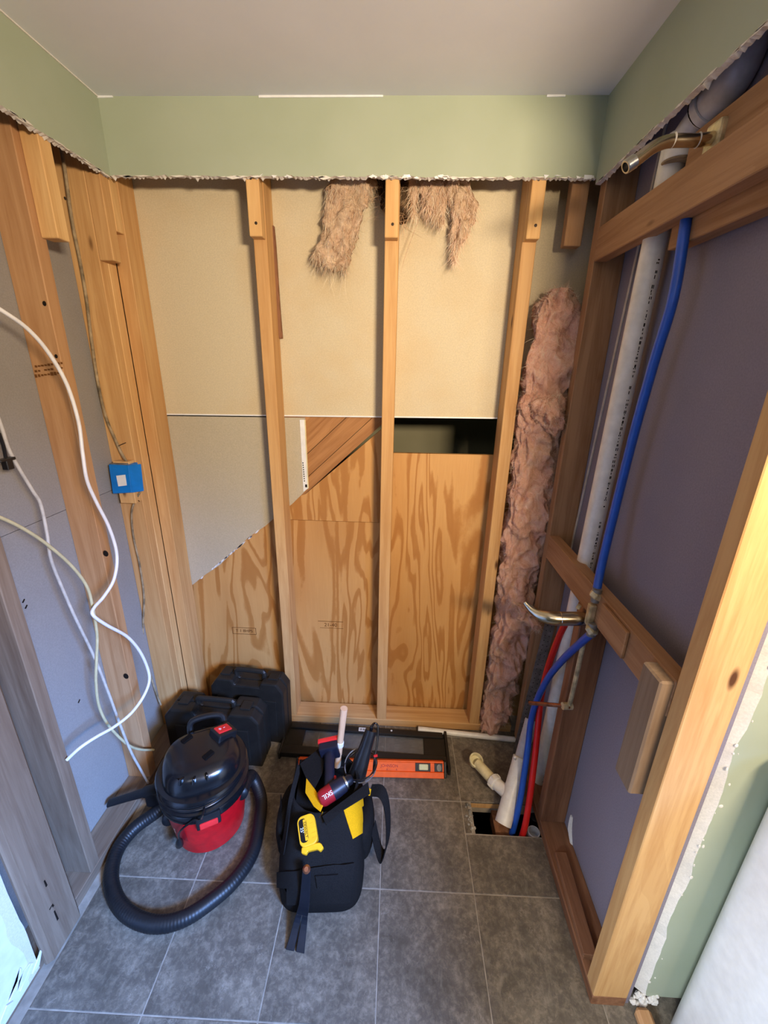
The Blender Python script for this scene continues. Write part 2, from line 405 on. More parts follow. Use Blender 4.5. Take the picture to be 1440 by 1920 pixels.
def chips(name, pts, parent):
    b = MB()
    for p in pts:
        q = [V(p)+V((random.uniform(-.012, .012), random.uniform(-.002, .002), random.uniform(-.006, .006))) for _ in range(4)]
        c = sum(q, V())/4; q.sort(key=lambda v: math.atan2(v.z-c.z, v.x-c.x)); b.prism(q, (.0, -.0012, 0))
    o = b.build(name, M['white_paint'], parent); o['kind'] = 'stuff'
chips('torn_paper', [(random.choice((-.47, -.38, -.1, -.08, -.06, -.04, -.02, .0, .05, .08, .1, .4, .5, .52))+random.uniform(-.03, .03), SY-.001, ZS+.004) for _ in range(34)], wall_back)
def shreds(parent, ax, lo, hi, fixed, n, z, nrm, seed):
    r_ = random.Random(seed); b = MB()
    for k in range(n):
        t = r_.uniform(lo, hi); L = r_.uniform(.005, .03); h = r_.uniform(.0008, .0032)*(2 if r_.random() < .1 else 1); zz = z+r_.uniform(-.003, .002)
        def pt(u, w): return V((u, fixed, w)) if ax == 'x' else V((fixed, u, w))
        b.prism([pt(t-L, zz+h*.3), pt(t-L*.2, zz-h), pt(t+L, zz-h*.1), pt(t+L*.2, zz+h)], V(nrm)*.0014)
    o = b.build('torn_paper', M['gypsum'], parent); o['kind'] = 'stuff'
shreds(wall_back, 'x', SLX+.02, SRX-.02, SY-.0006, 34, ZS+.003, (0, -1, 0), 1)
shreds(wall_left, 'y', .7, SY-.02, SLX+.0006, 36, ZS-.001, (1, 0, 0), 2)
shreds(wall_right, 'y', .7, SY-.02, SRX-.0006, 36, ZS-.013, (-1, 0, 0), 3)
# white caulk dashes where the strip meets the ceiling
b = MB()
for x0, x1 in ((-.43, -.08), (-.91, -.85), (.37, .42)): b.prism([(x0, SY-.003, ZC-.005), (x1, SY-.003, ZC-.004), (x1, SY-.003, ZC), (x0, SY-.003, ZC)], (0, .004, 0))
b.build('caulk', M['white_paint'], wall_back)
b = MB(); b.box((SLX, .05, ZC-.003), (SLX+.003, SY, ZC)); b.build('caulk', M['gypsum'], wall_left)
# --- backing of the back wall: three gypsum sheets, plank and plywood, all nailed to the far side of the studs
def slab(name, pts, y, t, mat, parent, edge=None):
    """outline given as x,z pairs in the plane y"""
    b = MB(); b.prism([(x, y, z) for x, z in pts], (0, t, 0))
    mats = [mat]
    if edge:
        mats = [mat, edge]; b.m = [0, 0]+[1]*(len(b.m)-2)
    return b.build(name, mats, parent)
ZJ = 1.404
slab('drywall_sheet', [(-1.2, ZJ), (.9, ZJ+.026), (.9, 2.5), (-1.2, 2.5)], BY, .0127, M['paper'], wall_back, M['gypsum'])
b = MB(); b.prism([(-1.2, BY-.004, ZJ-.001), (.9, BY-.004, ZJ+.025), (.9, BY-.004, ZJ+.030), (-1.2, BY-.004, ZJ+.004)], (0, .004, 0)); b.build('sheet_edge', M['white_paint'], wall_back)
# broken lower sheet
cut = [P(x, y, Y=BY) for x, y in ((363, 1096), (385, 1078), (412, 1058), (440, 1034), (470, 1004), (496, 986), (520, 965), (547, 944), (577, 917))]
prng = random.Random(3)
low = [(-1.2, ZJ-.006)]+[(-1.2, cut[0].z-.2), (cut[0].x-.02, cut[0].z-.012)]+[(p.x+prng.uniform(-.004, .004), p.z+prng.uniform(-.004, .004)) for p in cut]
tp = P(571, 786, Y=BY)
low += [(tp.x, ZJ+.004)]
slab('drywall_sheet', low, BY, .0127, M['paper_warm'], wall_back, M['gypsum'])
# factory edge tape of the broken sheet, with its printed line
q = [P(x, y, Y=BY-.001) for x, y in ((571, 787), (562, 787), (569, 922), (577, 916))]
b = MB(); b.prism(q, (0, -.0015, 0)); tape = b.build('edge_tape', M['white_paint'], wall_back)
q = [P(x, y, Y=BY-.001) for x, y in ((573, 787), (571, 787), (577, 917), (579, 915))]
b = MB(); b.prism(q, (0, -.002, 0)); b.build('edge_tape', M['pvc_old'], wall_back)
for k in range(9):
    c = P(568+.35*k, 868+4.2*k, Y=BY-.003); b = MB(); b.box((c.x-.0022, c.y-.0006, c.z-.0024), (c.x+.0022, c.y, c.z+.0024))
    if k == 0: pm = MB()
    pm.box((c.x-.002, c.y-.0006, c.z-.0024), (c.x+.002, c.y+.0012, c.z+.0022))
c = P(574, 911, Y=BY-.003); pm.box((c.x-.004, c.y-.0006, c.z-.006), (c.x+.004, c.y+.0012, c.z+.006))
o = pm.build('printed_line', M['ink'], wall_back); o['kind'] = 'stuff'
# white chips along the torn edge
b = MB()
for k in range(16):
    t = prng.random()*.8; p = cut[0].lerp(cut[6], t); L = prng.uniform(.006, .026); d = (cut[6]-cut[0]).normalized()
    b.prism([p-d*L, p+V((0, 0, -.005)), p+d*L, p+V((0, 0, .004))], (0, -.003, 0))
o = b.build('torn_paper', M['white_paint'], wall_back); o['kind'] = 'stuff'
# plywood and plank
def plate(name, pts, y, t, mat, parent, axis=None):
    """sheet or board whose grain follows axis (in the wall plane); mesh Z = grain"""
    ps = [V((x, y, z)) for x, z in pts]; c = sum(ps, V())/len(ps)
    a = V(axis or (0, 0, 1)).normalized(); n = V((0, -1, 0)); x = n.cross(a)
    R = Matrix((x, n, a)).transposed().to_4x4(); R.translation = c; Ri = R.inverted()
    b = MB(); b.prism([Ri @ p for p in ps], Ri.to_3x3() @ V((0, t, 0)))
    o = b.build(name, mat, None); o.matrix_world = R; WORLD[o.name] = R
    if parent: o.parent = parent
    return o
z_s = P(640, 978, Y=BY+.013).z; z_t = P(830, 852, Y=BY+.013).z
plate('plywood_panel', [(-1.1, -.02), (-.072, -.02), (-.072, z_s), (-1.1, z_s)], BY+.013, .018, M['ply'], wall_back)
e0 = P(712, 800, Y=BY+.013); e1 = P(573, 926, Y=BY+.013)
plate('plywood_panel', [(-.53, z_s+.002), (-.072, z_s+.002), (-.072, e0.z-.006), (e1.x, e1.z), (-.53, e1.z-.06)], BY+.012, .018, M['ply'], wall_back)
plate('plywood_panel', [(-.068, -.02), (.62, -.02), (.62, z_t+.004), (-.068, z_t)], BY+.013, .018, M['ply'], wall_back)
dv = (e0-e1).normalized(); dn = V((0, 1, 0)).cross(dv)
if dn.z < 0: dn = -dn
def plank(o0, wd):
    def on(p, x): return p+dv*((x-p.x)/dv.x)
    q = [on(o0, -.50), on(o0, -.055), on(o0+dn*wd, -.055), on(o0+dn*wd, -.50)]; q = [(p.x, p.z) for p in q]
    return plate('plank', q, BY+.014, .018, M['crate_wood'], wall_back, dv)
plank(e1+dn*.001, .042); plank(e1+dn*.045, .066); plank(e1+dn*.113, .20)
# stamps of the sheathing mill, seen from behind
def stamp(cx, cy, s, size, boxed, Y=BY+.0125):
    c = P(cx, cy, Y=Y); Mx = frame(c, (1, 0, 0), (0, 0, 1))
    o = text_part('mill_stamp', s, size, Mx, M['ink_brown'], wall_back)
    bb = MB()
    if boxed:
        w_, h_ = boxed
        for lo, hi in (((-w_, -h_), (w_, -h_+.0018)), ((-w_, h_-.0018), (w_, h_)), ((-w_, -h_), (-w_+.0018, h_)), ((w_-.0018, -h_), (w_, h_))):
            bb.box((c.x+lo[0], c.y-.0006, c.z+lo[1]), (c.x+hi[0], c.y+.0004, c.z+hi[1]))
    else:
        bb.box((c.x-.058, c.y-.0006, c.z+.018), (c.x+.058, c.y+.0004, c.z+.020))
        bb.box((c.x-.05, c.y-.0006, c.z-.017), (c.x+.058, c.y+.0004, c.z-.0158))
    bb.build('mill_stamp', M['ink_brown'], wall_back)
stamp(458, 1183, 'T 1 8HPS', .021, (.056, .018)); stamp(620, 1172, '21-40', .026, None)
# hole in the drywall behind the middle stud
# room seen through the gap
b = MB(); b.box((-1.2, 2.25, -.1), (1.2, 2.28, 2.5)); b.box((-1.2, 1.64, -.1), (-1.17, 2.28, 2.5)); b.box((1.17, 1.64, -.1), (1.2, 2.28, 2.5)); b.box((-1.2, 1.64, 2.47), (1.2, 2.28, 2.5)); b.box((-1.2, 1.64, -.12), (1.2, 2.28, -.1))
b.build('far_wall', M['far_paint'], wall_back)
# --- backing of the left wall
zj = 1.155
b = MB(); b.box((LX-.013, -.0, zj+.002), (LX, 1.62, 2.5)); b.build('drywall_sheet', M['paper_grey'], wall_left)
b = MB(); b.box((LX-.013, -.0, -.02), (LX-.0005, 1.62, zj)); b.build('drywall_sheet', M['paper_grey'], wall_left)
b = MB()
for x, y in ((41, 1130), (46, 1141), (146, 1318)):
    p = P(x, y, X=LX+.001); b.prism([p, p+V((0, .009, .007)), p+V((0, .011, .004)), p+V((0, .003, -.003))], (.001, 0, 0))
b.build('scuff_mark', M['ink'], wall_left)
# painted sheet still standing in front of the first post on the left, its edge torn
n = 60; fr = []; bk = []; fo = []
for i in range(n+1):
    z = .03+2.1*i/n; y = .632+fbm((i*.21, 3, 0), 1, 3)*.007; fr.append(V((-.94, y, z))); bk.append(V((-.953, y+.004+abs(nz((i*.4, 0, 2), 1))*.006, z)))
    fo.append(V((-.94, y-.032-fbm((i*.17, 8, 0), 1, 3)*.018, z)))
b = MB(); b.loft([[V((-.94, -.3, v.z)) for v in fo], fo], False, False, False); b.mi = 1; b.loft([fo, fr], False, False, False); b.loft([fr, bk], False, False, False)
b.mi = 0; b.loft([bk, [V((-.953, -.3, v.z)) for v in fo]], False, False, False); b.add([(-.94, -.3, .03), (-.953, -.3, .03), bk[0], fr[0]], [(0, 1, 2, 3)])
b.build('torn_drywall', [M['white_paint'], M['gypsum']], wall_left)
b = MB()
for k in range(22):
    y = .25+.36*random.random(); z = .035+random.random()*.06; p = V((-.939, y, z)); b.prism([p, p+V((0, .02+.03*random.random(), .02)), p+V((0, .045, .036*random.random()+.006)), p+V((0, .02, -.006))], (.004, 0, 0))
o = b.build('torn_paper', M['white_paint'], wall_left); o['kind'] = 'stuff'
# --- backing of the right wall
b = MB(); b.box((RX, .655, -.02), (RX+.013, 1.62, 2.5)); b.build('drywall_sheet', M['paper_dark'], wall_right)
a0 = P(1196, 480, X=RX-.001); a1 = P(1070, 1040, X=RX-.001)
b = MB(); dy = (a1.y-a0.y)/(a1.z-a0.z)
q0 = a0+V((0, dy*(2.3-a0.z), 2.3-a0.z)); q1 = a0+V((0, dy*(.05-a0.z), .05-a0.z)); b.prism([q0, q0+V((0, .010, 0)), q1+V((0, .010, 0)), q1], (-.003, 0, 0)); b.build('sheet_edge', M['cable_grey'], wall_right)
b = MB(); p = P(1072, 1560, X=RX-.001); b.tube([p+V((0, .02, .05)), p+V((0, .01, .0)), p+V((0, -.02, -.04))], [.006, .010, .005], 8); b.build('plaster_dab', M['gypsum'], wall_right)
b = MB()
for x, y in ((1180, 1392), (1193, 1340)):
    p = P(x, y, X=RX-.001); b.prism([p, p+V((0, -.004, .03)), p+V((0, -.007, .03)), p+V((0, -.004, -.004))], (-.001, 0, 0))
b.build('scuff_mark', M['ink'], wall_right)
# return wall beyond the right post: broken edge, green face
WX0, WY = .664, .655
n = 110; fr = []; bk = []
for i in range(n+1):
    z = .05+(ZC-.05)*i/n; j = fbm((i*.16, 11, 0), 1, 3)*.011+(.0 if z > .3 else (.3-z)*.03); fr.append(V((WX0+.018+j, WY-.004, z))); bk.append(V((WX0-.002+j*.8-abs(nz((i*.33, 1, 2), 1))*.004, WY+.012, z)))
b = MB(); b.loft([fr, [V((1.3, WY-.004, v.z)) for v in fr]], False, False, False); b.mi = 1; b.loft([bk, fr], False, False, False); b.mi = 0
b.loft([[V((1.3, WY+.012, v.z)) for v in fr], bk], False, False, False)
wall_front = struct(b.build('wall_front', [M['green'], M['gypsum']]))
b = MB(); prg = random.Random(5)
for k in range(26):
    i = prg.randrange(2, 80); p = fr[i]+V((prg.uniform(-.004, .010), 0, 0)); s = prg.uniform(.0015, .006)
    b.lathe([(s*.5, -.0006), (s, .0), (s*.7, .0012), (s*.2, .0016)], 7, Matrix.Translation(p) @ Matrix.Rotation(math.pi/2, 4, 'X') @ Matrix.Scale(prg.uniform(.4, 1), 4, (1, 0, 0)))
o = b.build('torn_paper', M['gypsum'], wall_front); o['kind'] = 'stuff'
b = MB()
for k in range(34):
    s = prg.uniform(.004, .011); p = V((WX0+.012+prg.uniform(-.016, .045), WY-.002+prg.uniform(-.006, .006), .004+prg.uniform(.0, .05)))
    b.lathe([(s*.4, -s*.8), (s, -s*.2), (s*.85, s*.4), (s*.2, s*.8)], 6, Matrix.Translation(p) @ Matrix.Rotation(prg.random()*3, 4, 'X'))
o = b.build('broken_plaster', M['gypsum'], wall_front); o['kind'] = 'stuff'
# rest of the room behind the camera
b = MB(); b.box((-1.06, -2.3, 0), (-.94, -.3, 2.33)); b.build('side_wall', M['green'], wall_left)
b = MB(); b.box((2.2, -2.3, 0), (2.3, .65, 2.33)); b.build('side_wall', M['green'], wall_right)
b = MB(); b.box((-1.1, -2.35, 0), (2.3, -2.3, 2.33)); struct(b.build('wall_rear', M['green']))
# ---------------------------------------------------------------- framing
def nail_heads(name, pts, parent, nrm, r=.0032):
    q = V(nrm).to_track_quat('Z', 'Y').to_matrix().to_4x4()
    for p in pts:
        b = MB(); b.lathe([(r, -.0005), (r, .0008), (r*.6, .0012)], 8, Matrix.Translation(V(p)) @ q); b.build(name, M['nail'], parent)
def stud(lo, hi, mat, label, rot=None, axis='z', cat='stud', name='stud', group=None, bevel=.002):
    return tag(board(name, lo, hi, mat, axis, None, bevel, rot), label, cat, group)
def lean(p_bot, p_top):
    d = (V(p_top)-V(p_bot)).normalized(); return V((0, 0, 1)).rotation_difference(d).to_matrix()
D = .089
# bottom plates first (studs stand on them)
board_bp = stud((XL, YB, 0), (XR, YB+D, .038), M['pine'], 'pale horizontal bottom plate lying on the floor under the back wall studs', group='bottom plates', axis='x', name='bottom_plate', cat='plate')
stud((LX, .0, -.004), (XL+.002, YB, .036), M['grey_wood'], 'dark bottom plate running along the floor under the left wall studs', group='bottom plates', axis='y', name='bottom_plate', cat='plate')
stud((XR, .648, 0), (RX, YB-.075, .038), M['old_wood'], 'brown bottom plate running along the floor under the right wall', group='bottom plates', axis='y', name='bottom_plate', cat='plate')
def back_stud(x0, x1, lab, blk_z, mat='pine', zb=.038):
    s = stud((x0, YB, zb), (x1, YB+D, ZC), M[mat], lab, group='back wall studs')
    bl = board('nailer_block', (x0+.001, YB-.038, blk_z), (x1-.002, YB-.0002, ZC), M['pine_pale'], 'z', s)
    xm = (x0+x1)/2
    nail_heads('nail_head', [(xm+.003, YB-.0385, blk_z+.035), (xm-.004, YB-.0385, blk_z+.15)], s, (0, -1, 0), .0045)
    return s
s1 = back_stud(-.492, -.449, 'back wall stud left of the middle one, knotty, between the cut drywall pieces', 1.975)
s2 = back_stud(-.071, -.027, 'middle back wall stud, narrow, left of the dark gap in the wall', 1.975)
s3 = back_stud(.360, .404, 'back wall stud beside the tall strip of pink insulation', 1.975)
# bark edged strip behind the first stud
b = MB(); q = [P(x, y, Y=BY-.004) for x, y in ((512, 425), (516, 470), (522, 560), (528, 635))]
rings = [[p+V((-.006, -.012, 0)), p+V((.005+.003*math.sin(i*9), -.012, 0)), p+V((.005, .003, 0)), p+V((-.006, .003, 0))] for i, p in enumerate(crom(q, [0]*4, 6)[0])]
b.loft(rings); b.build('bark_edge', M['old_wood'], s1)
# corner, left
e1_ = stud((XL, YB, .038), (XL+.046, YB+D, ZC), M['pine'], 'back wall end stud in the left corner, touching the big grey drywall sheet', group='back wall studs')
bl = board('nailer_block', (XL+.002, YB-.038, 1.985), (XL+.044, YB-.0002, ZC), M['pine_pale'], 'z', e1_); nail_heads('nail_head', [(XL+.022, YB-.0385, 2.04)], e1_, (0, -1, 0), .0045)
sb1 = stud((LX, 1.447, .036), (XL, 1.487, ZC-.0), M['pine'], 'left wall stud in the corner, its broad face behind the hanging cable and blue box', group='left wall studs')
stud((LX, 1.4875, .036), (XL, YB-.0005, ZC), M['pine_pale'], 'left wall stud wedged last against the back corner', group='left wall studs')
bl = board('nailer_block', (XL+.0005, 1.447, 1.895), (-.909, 1.4865, ZC), M['pine'], 'z', sb1)
b = board('filler_block', (XL-.06, 1.41, 1.11), (XL-.002, 1.4465, 1.265), M['pine_pale'], 'z', sb1)
# stud A
FA = lambda z: 1.186+.0085*z
sA = stud((LX, 1.1975, .030), (XL, 1.2385, ZC), M['pine_red'], 'reddish left wall stud with dark knots, behind the looping white cable', rot=Matrix.Rotation(-.0085, 3, 'X'), group='left wall studs')
bl = board('nailer_block', (XL+.0005, 1.226, 1.90), (-.9085, 1.268, ZC), M['pine_pale'], 'z', sA)
nail_heads('nail_head', [P(122, 372, X=-.908)], sA, (1, 0, 0), .004)
for x, y, r in ((83, 569, .0065), (105, 668, .0055), (198, 1038, .011), (236, 1268, .012)):
    p = P(x, y, Y=1.19); p = P(x, y, Y=FA(p.z)); kn = MB(); kn.lathe([(r, -.0006), (r*.9, .0006), (r*.2, .0008)], 12, Matrix.Translation(p) @ Matrix.Rotation(math.pi/2, 4, 'X') @ Matrix.Scale(.8, 4, (1, 0, 0)))
    kn.build('knot', M['ink'], sA)
b = MB(); pr = random.Random(9)
for r_ in range(3):
    for k in range(9):
        p = P(68+6*k, 687+9*r_-.8*k, Y=FA(1.5)-.0005); w_, h_ = pr.uniform(.003, .005), pr.uniform(.003, .0075)
        if pr.random() < .75: b.box((p.x-w_, p.y-.0004, p.z-h_*.6), (p.x+w_*.5, p.y+.0006, p.z+h_*.6))
b.build('grade_stamp', M['ink_brown'], sA)
# stud C and the broad post
stud((LX, .852, .036), (XL, .892, ZC), M['grey_wood'], 'shadowed left wall stud standing just past the broad weathered post', group='left wall studs')
stud((XL+.002, .644, 0), (XL+.032, .766, 1.02), M['grey_wood'], 'broad weathered grey board standing on the tile at the far left, pencil marked', name='post', cat='post', bevel=.012)
inkm = MB(); pp = [(92, 1722), (104, 1720), (107, 1748), (110, 1726), (102, 1688)]
for x, y, s in ((104, 1718, .02), (84, 1658, .012), (98, 1700, .004)):
    p = P(x, y, X=XL+.0325); inkm.prism([p+V((0, 0, s)), p+V((0, .0035, s)), p+V((0, .005, -s)), p+V((0, .0, -s))], (.0008, 0, 0))
p = P(96, 1701, X=XL+.0325); inkm.prism([p+V((0, -.006, .002)), p+V((0, .006, .004)), p+V((0, .006, .001)), p+V((0, -.006, -.001))], (.0008, 0, 0))
o = inkm.build('pencil_mark', M['ink'], bpy.data.objects['post']); o['kind'] = 'stuff'
# right wall
pst = stud((XR, .648, .038), (RX, .688, ZC), M['pine'], 'full height end stud of the right wall, brightly lit beside the broken green drywall', group='right wall studs')
blk = stud((.528, .692, .715), (.566, .757, 1.022), M['grey_wood'], 'short rough wooden block nailed upright beside the lit end stud on the right', name='wood_block', cat='block', bevel=.004)
stud((XR+.001, 1.445, .038), (RX, 1.485, ZC), M['beam_wood'], 'right corner stud behind the upper crosspiece and the metal strap', group='right wall studs')
blkr = stud((.488, YB-.006, 1.965), (.540, YB+.03, ZC), M['pine_red'], 'short brown block hanging high in the right corner, under the green strip', name='wood_block', cat='block')
stud((XR, .69, 1.905), (XR+.038, 1.444, 1.994), M['beam_wood'], 'upper horizontal crosspiece of the right wall, below the shower arm', group='crosspieces of the right wall', axis='y', name='crosspiece', cat='crosspiece')
stud((XR+.0385, .69, 1.862), (XR+.076, 1.125, 2.075), M['beam_wood'], 'wide board behind the upper crosspiece, its edges showing above and below it', axis='y', name='backing_board', cat='board')
lc = stud((XR, .69, .938), (XR+.038, 1.444, 1.027), M['beam_wood'], 'lower horizontal crosspiece of the right wall, behind the brass valve', group='crosspieces of the right wall', axis='y', name='crosspiece', cat='crosspiece')
board('wood_patch', (XR-.010, .86, .945), (XR-.0004, .99, 1.02), M['beam_wood'], 'y', lc)
stud((XR, 1.098, .038), (RX, 1.138, .937), M['old_wood'], 'dark brown cripple stud under the lower crosspiece, right of the pipes', bevel=.003, group='right wall studs')
stud((XR+.058, 1.139, .038), (RX, 1.168, .937), M['old_wood'], 'second brown cripple stud tucked behind the white vent pipe', bevel=.003, group='right wall studs')
stud((XR+.006, .72, .039), (XR+.044, .985, .062), M['old_wood'], 'loose brown offcut lying on the right bottom plate', axis='y', name='wood_block', cat='block', rot=Matrix.Rotation(-.04, 3, 'Z'))
stud((.66, .59, 0), (.70, .64, .03), M['pine_red'], 'small orange brown wedge on the floor by the foot of the broken wall', axis='y', name='wood_wedge', cat='wedge', bevel=.008)
def strands(name, seeds, mat, parent, r=.0007, L=.06, seed=1, wig=.09):
    rn = random.Random(seed); b = MB(); C3 = [(math.cos(k*2.094), math.sin(k*2.094)) for k in range(3)]
    for p, d in seeds:
        p = V(p); d = V(d); pts = [p]; l = L*rn.uniform(.5, 1.3)
        for k in range(4): d = d+V((rn.uniform(-1, 1), rn.uniform(-.6, .4), rn.uniform(-1, 1)))*wig*3; pts.append(pts[-1]+d*(l/4))
        u = d.orthogonal().normalized(); w_ = d.cross(u).normalized()
        b.loft([[q+(u*a_+w_*b_)*(r*(1-.22*i)) for a_, b_ in C3] for i, q in enumerate(pts)], False, False)
    o = b.build(name, M[mat], parent); o['kind'] = 'stuff'; return o
def fur(body, parent, n, mats, L, r, down, seed, mixn=.6, wig=.12):
    rn = random.Random(seed); me = body.data; N = len(me.vertices); groups = {m: [] for m in mats}
    for k in range(n):
        v = me.vertices[rn.randrange(N)]
        if v.normal.y > .35: continue
        d = (v.normal*mixn+V((rn.uniform(-.5, .5), rn.uniform(-.3, .1), rn.uniform(-.5, .5)))+V((0, 0, -down))).normalized()
        groups[mats[rn.randrange(len(mats))]].append((v.co-v.normal*.002, d))
    for m in mats: strands('loose_fibres', groups[m], m, parent, r, L, seed, wig)
# ---------------------------------------------------------------- insulation
def fluff_column(name, path, mat, n=56, k=10, amp=.02, seed=0, parent=None, s=18, flat=.6):
    """path: list of (centre, half width x, half depth y)"""
    pts, a = crom([V(p[0]) for p in path], [p[1] for p in path], k); _, bdep = crom([V(p[0]) for p in path], [p[2] for p in path], k)
    rings = []
    for i, c in enumerate(pts):
        rg = []
        for j in range(n):
            t = 2*math.pi*j/n; ct, st = math.cos(t), math.sin(t)
            ex = abs(ct)**flat*math.copysign(1, ct); ey = abs(st)**flat*math.copysign(1, st)
            p = c+V((a[i]*ex, bdep[i]*ey, 0)); q = V((p.x, p.y, p.z*.55))
            d = fbm(q, s, 4, seed)*amp-abs(nz(q, s*1.3, seed+9))*amp*1.1+abs(nz(V((p.x, p.y, p.z*.3)), s*2.2, seed+4))*amp*.5
            sc_ = min(1, a[i]/.02); rg.append(p+V((ex*.7, ey, .5*nz(q, s*1.7, seed+3)))*d*sc_)
        rings.append(rg)
    b = MB(); b.loft(rings)
    return b.build(name, mat, parent, smooth=True, angle=3)
def col_at(pairs, Y, dep):
    out = []
    for (xl, xr, y) in pairs:
        a = P(xl, y, Y=Y); c = P(xr, y, Y=Y); out.append(((a+c)/2, max((c-a).length/2, .004), dep))
    return out
pk = [(1040, 1052, 543), (1022, 1080, 556), (1006, 1085, 580), (998, 1083, 640), (984, 1072, 720), (975, 1066, 760), (966, 1058, 820), (958, 1048, 880), (952, 1036, 950), (944, 1022, 1030), (936, 1008, 1100), (928, 1000, 1170), (920, 978, 1230), (911, 968, 1290), (904, 956, 1330), (899, 930, 1362)]
path = [(c, a, .052) for c, a, d in col_at(pk, 1.535, .05)]
path = [(V((c.x, 1.545+.006*math.sin(i*2.1), c.z)), a, .05+.008*math.sin(i*1.7)) for i, (c, a, d) in enumerate(path)]
t = thing('insulation_batt', (.47, 1.55, .02), 'tall ragged strip of pink fibreglass insulation standing in the right rear stud bay', 'insulation')
bt = fluff_column('batt', path, M['pink'], 96, 26, .030, 3, t, 20)
fur(bt, t, 9000, ('fibre_pink', 'fibre_pink', 'fibre_pale'), .013, .0005, .15, 4, .45, .3)
lump = [(V(P(1048, 742, Y=1.47)), .004, .01), (V(P(1032, 750, Y=1.475)), .038, .03), (V(P(1030, 775, Y=1.475)), .05, .035), (V(P(1036, 800, Y=1.48)), .042, .03), (V(P(1040, 818, Y=1.48)), .006, .01)]
bt = fluff_column('loose_fold', lump, M['pink'], 48, 12, .034, 5, t, 26, .9); fur(bt, t, 700, ('fibre_pink', 'fibre_pale'), .012, .0005, .1, 5, .45, .3)
lump = [(V(P(962, 1128, Y=1.45)), .004, .01), (V(P(975, 1140, Y=1.44)), .03, .03), (V(P(988, 1155, Y=1.43)), .034, .03), (V(P(1000, 1172, Y=1.42)), .02, .02), (V(P(1006, 1180, Y=1.42)), .004, .01)]
bt = fluff_column('loose_fold', lump, M['pink'], 44, 12, .026, 6, t, 26, .9); fur(bt, t, 600, ('fibre_pink', 'fibre_pale'), .012, .0005, .1, 6, .45, .3)
t = thing('insulation_tuft', (-.2, 1.6, 2.0), 'long hanging tuft of dusty insulation left of the middle stud, its lower end blunt', 'insulation', 'insulation hanging from the top of the wall')
def tuft(pairs, Y, dep, seed, parent, mat='pink_dirty', amp=.022, s=30):
    p = [(c, a, dep*(.6 if i in (0, len(pairs)-1) else 1)) for i, (c, a, d) in enumerate(col_at(pairs, Y, dep))]
    return fluff_column('batt', p, M[mat], 44, 12, amp, seed, parent, s, .8)
bt = tuft([(618, 712, 322), (617, 706, 345), (612, 692, 375), (607, 676, 405), (605, 672, 435), (598, 664, 460), (590, 656, 482), (594, 652, 498), (612, 648, 507)], 1.585, .028, 11, t)
fur(bt, t, 2200, ('fibre_pale', 'fibre_brown', 'fibre_pale'), .026, .0006, 1.2, 7, .35)
fur(bt, t, 120, ('fibre_pale',), .07, .0004, 1.6, 8, .3)
t = thing('insulation_tuft', (-.02, 1.6, 2.1), 'dark dirty clump of insulation in the hole behind the top of the middle stud', 'insulation', 'insulation hanging from the top of the wall')
bt = tuft([(704, 782, 322), (705, 780, 350), (708, 778, 375), (716, 775, 392), (730, 768, 408), (738, 756, 418)], 1.60, .015, 21, t, 'dark_clump', .02, 30)
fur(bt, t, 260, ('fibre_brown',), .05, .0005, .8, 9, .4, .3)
t = thing('insulation_tuft', (.1, 1.6, 2.0), 'ragged row of pinkish insulation wisps hanging right of the middle stud', 'insulation', 'insulation hanging from the top of the wall')
bt = tuft([(780, 862, 322), (782, 850, 345), (786, 842, 362), (795, 822, 385), (800, 812, 402)], 1.585, .024, 31, t)
fur(bt, t, 1300, ('fibre_pale', 'fibre_brown', 'fibre_pink'), .03, .0006, 1.3, 10, .35)
bt = tuft([(838, 878, 326), (842, 884, 350), (846, 892, 385), (848, 888, 415), (846, 876, 438), (846, 862, 460), (849, 854, 492)], 1.578, .022, 33, t)
fur(bt, t, 1300, ('fibre_pale', 'fibre_brown', 'fibre_pink'), .03, .0006, 1.3, 11, .35)
for k, (x, y0, y1) in enumerate(((776, 335, 400), (818, 350, 412), (830, 350, 420))):
    bt = tuft([(x-9, x+9, y0), (x-8, x+8, (y0+y1)/2), (x-5, x+4, y1-14), (x-1, x+2, y1)], 1.575, .012, 40+k, t, amp=.009)
    fur(bt, t, 350, ('fibre_pale', 'fibre_brown'), .03, .0006, 1.3, 12+k, .35)
b = MB(); b.tube([P(x, y, Y=1.57) for x, y in ((806, 340), (792, 390), (778, 430), (760, 480), (752, 510))], [.0012, .0012, .001, .0008, .0004], 5, 5); b.build('long_fibre', M['pink_dirty'], t)
# ---------------------------------------------------------------- pipes on the right
t = thing('vent_pipe', P(1006, 1474, X=.605), 'white plastic vent pipe rising up the right wall, printed, with an elbow on top', 'pipe')
XP = .603
pb = P(1008, 1476, X=XP); pt = P(1233, 430, X=XP)
dirp = (pt-pb).normalized(); ptop = pb+dirp*((2.10-pb.z)/dirp.z)
R_ = .0275
b = MB(); b.tube([pb, pb.lerp(ptop, .5), ptop], R_, 24, 0); b.build('pipe', M['pvc'], t, smooth=True)
cpl = P(1277, 276, X=XP)
def ring(p, d, r, h, name, mat, parent, n=24, r2=None):
    q = V(d).to_track_quat('Z', 'Y').to_matrix().to_4x4(); b = MB(); r2 = r2 or r
    b.lathe([(r-.002, -h/2), (r, -h/2+.002), (r2, h/2-.002), (r2-.002, h/2)], n, Matrix.Translation(p) @ q); return b.build(name, mat, parent, smooth=True)
ring(cpl, dirp, R_+.005, .05, 'coupling', M['pvc'], t)
ring(cpl+dirp*-.026, dirp, R_+.0055, .004, 'solvent_line', M['cable_brown'], t)
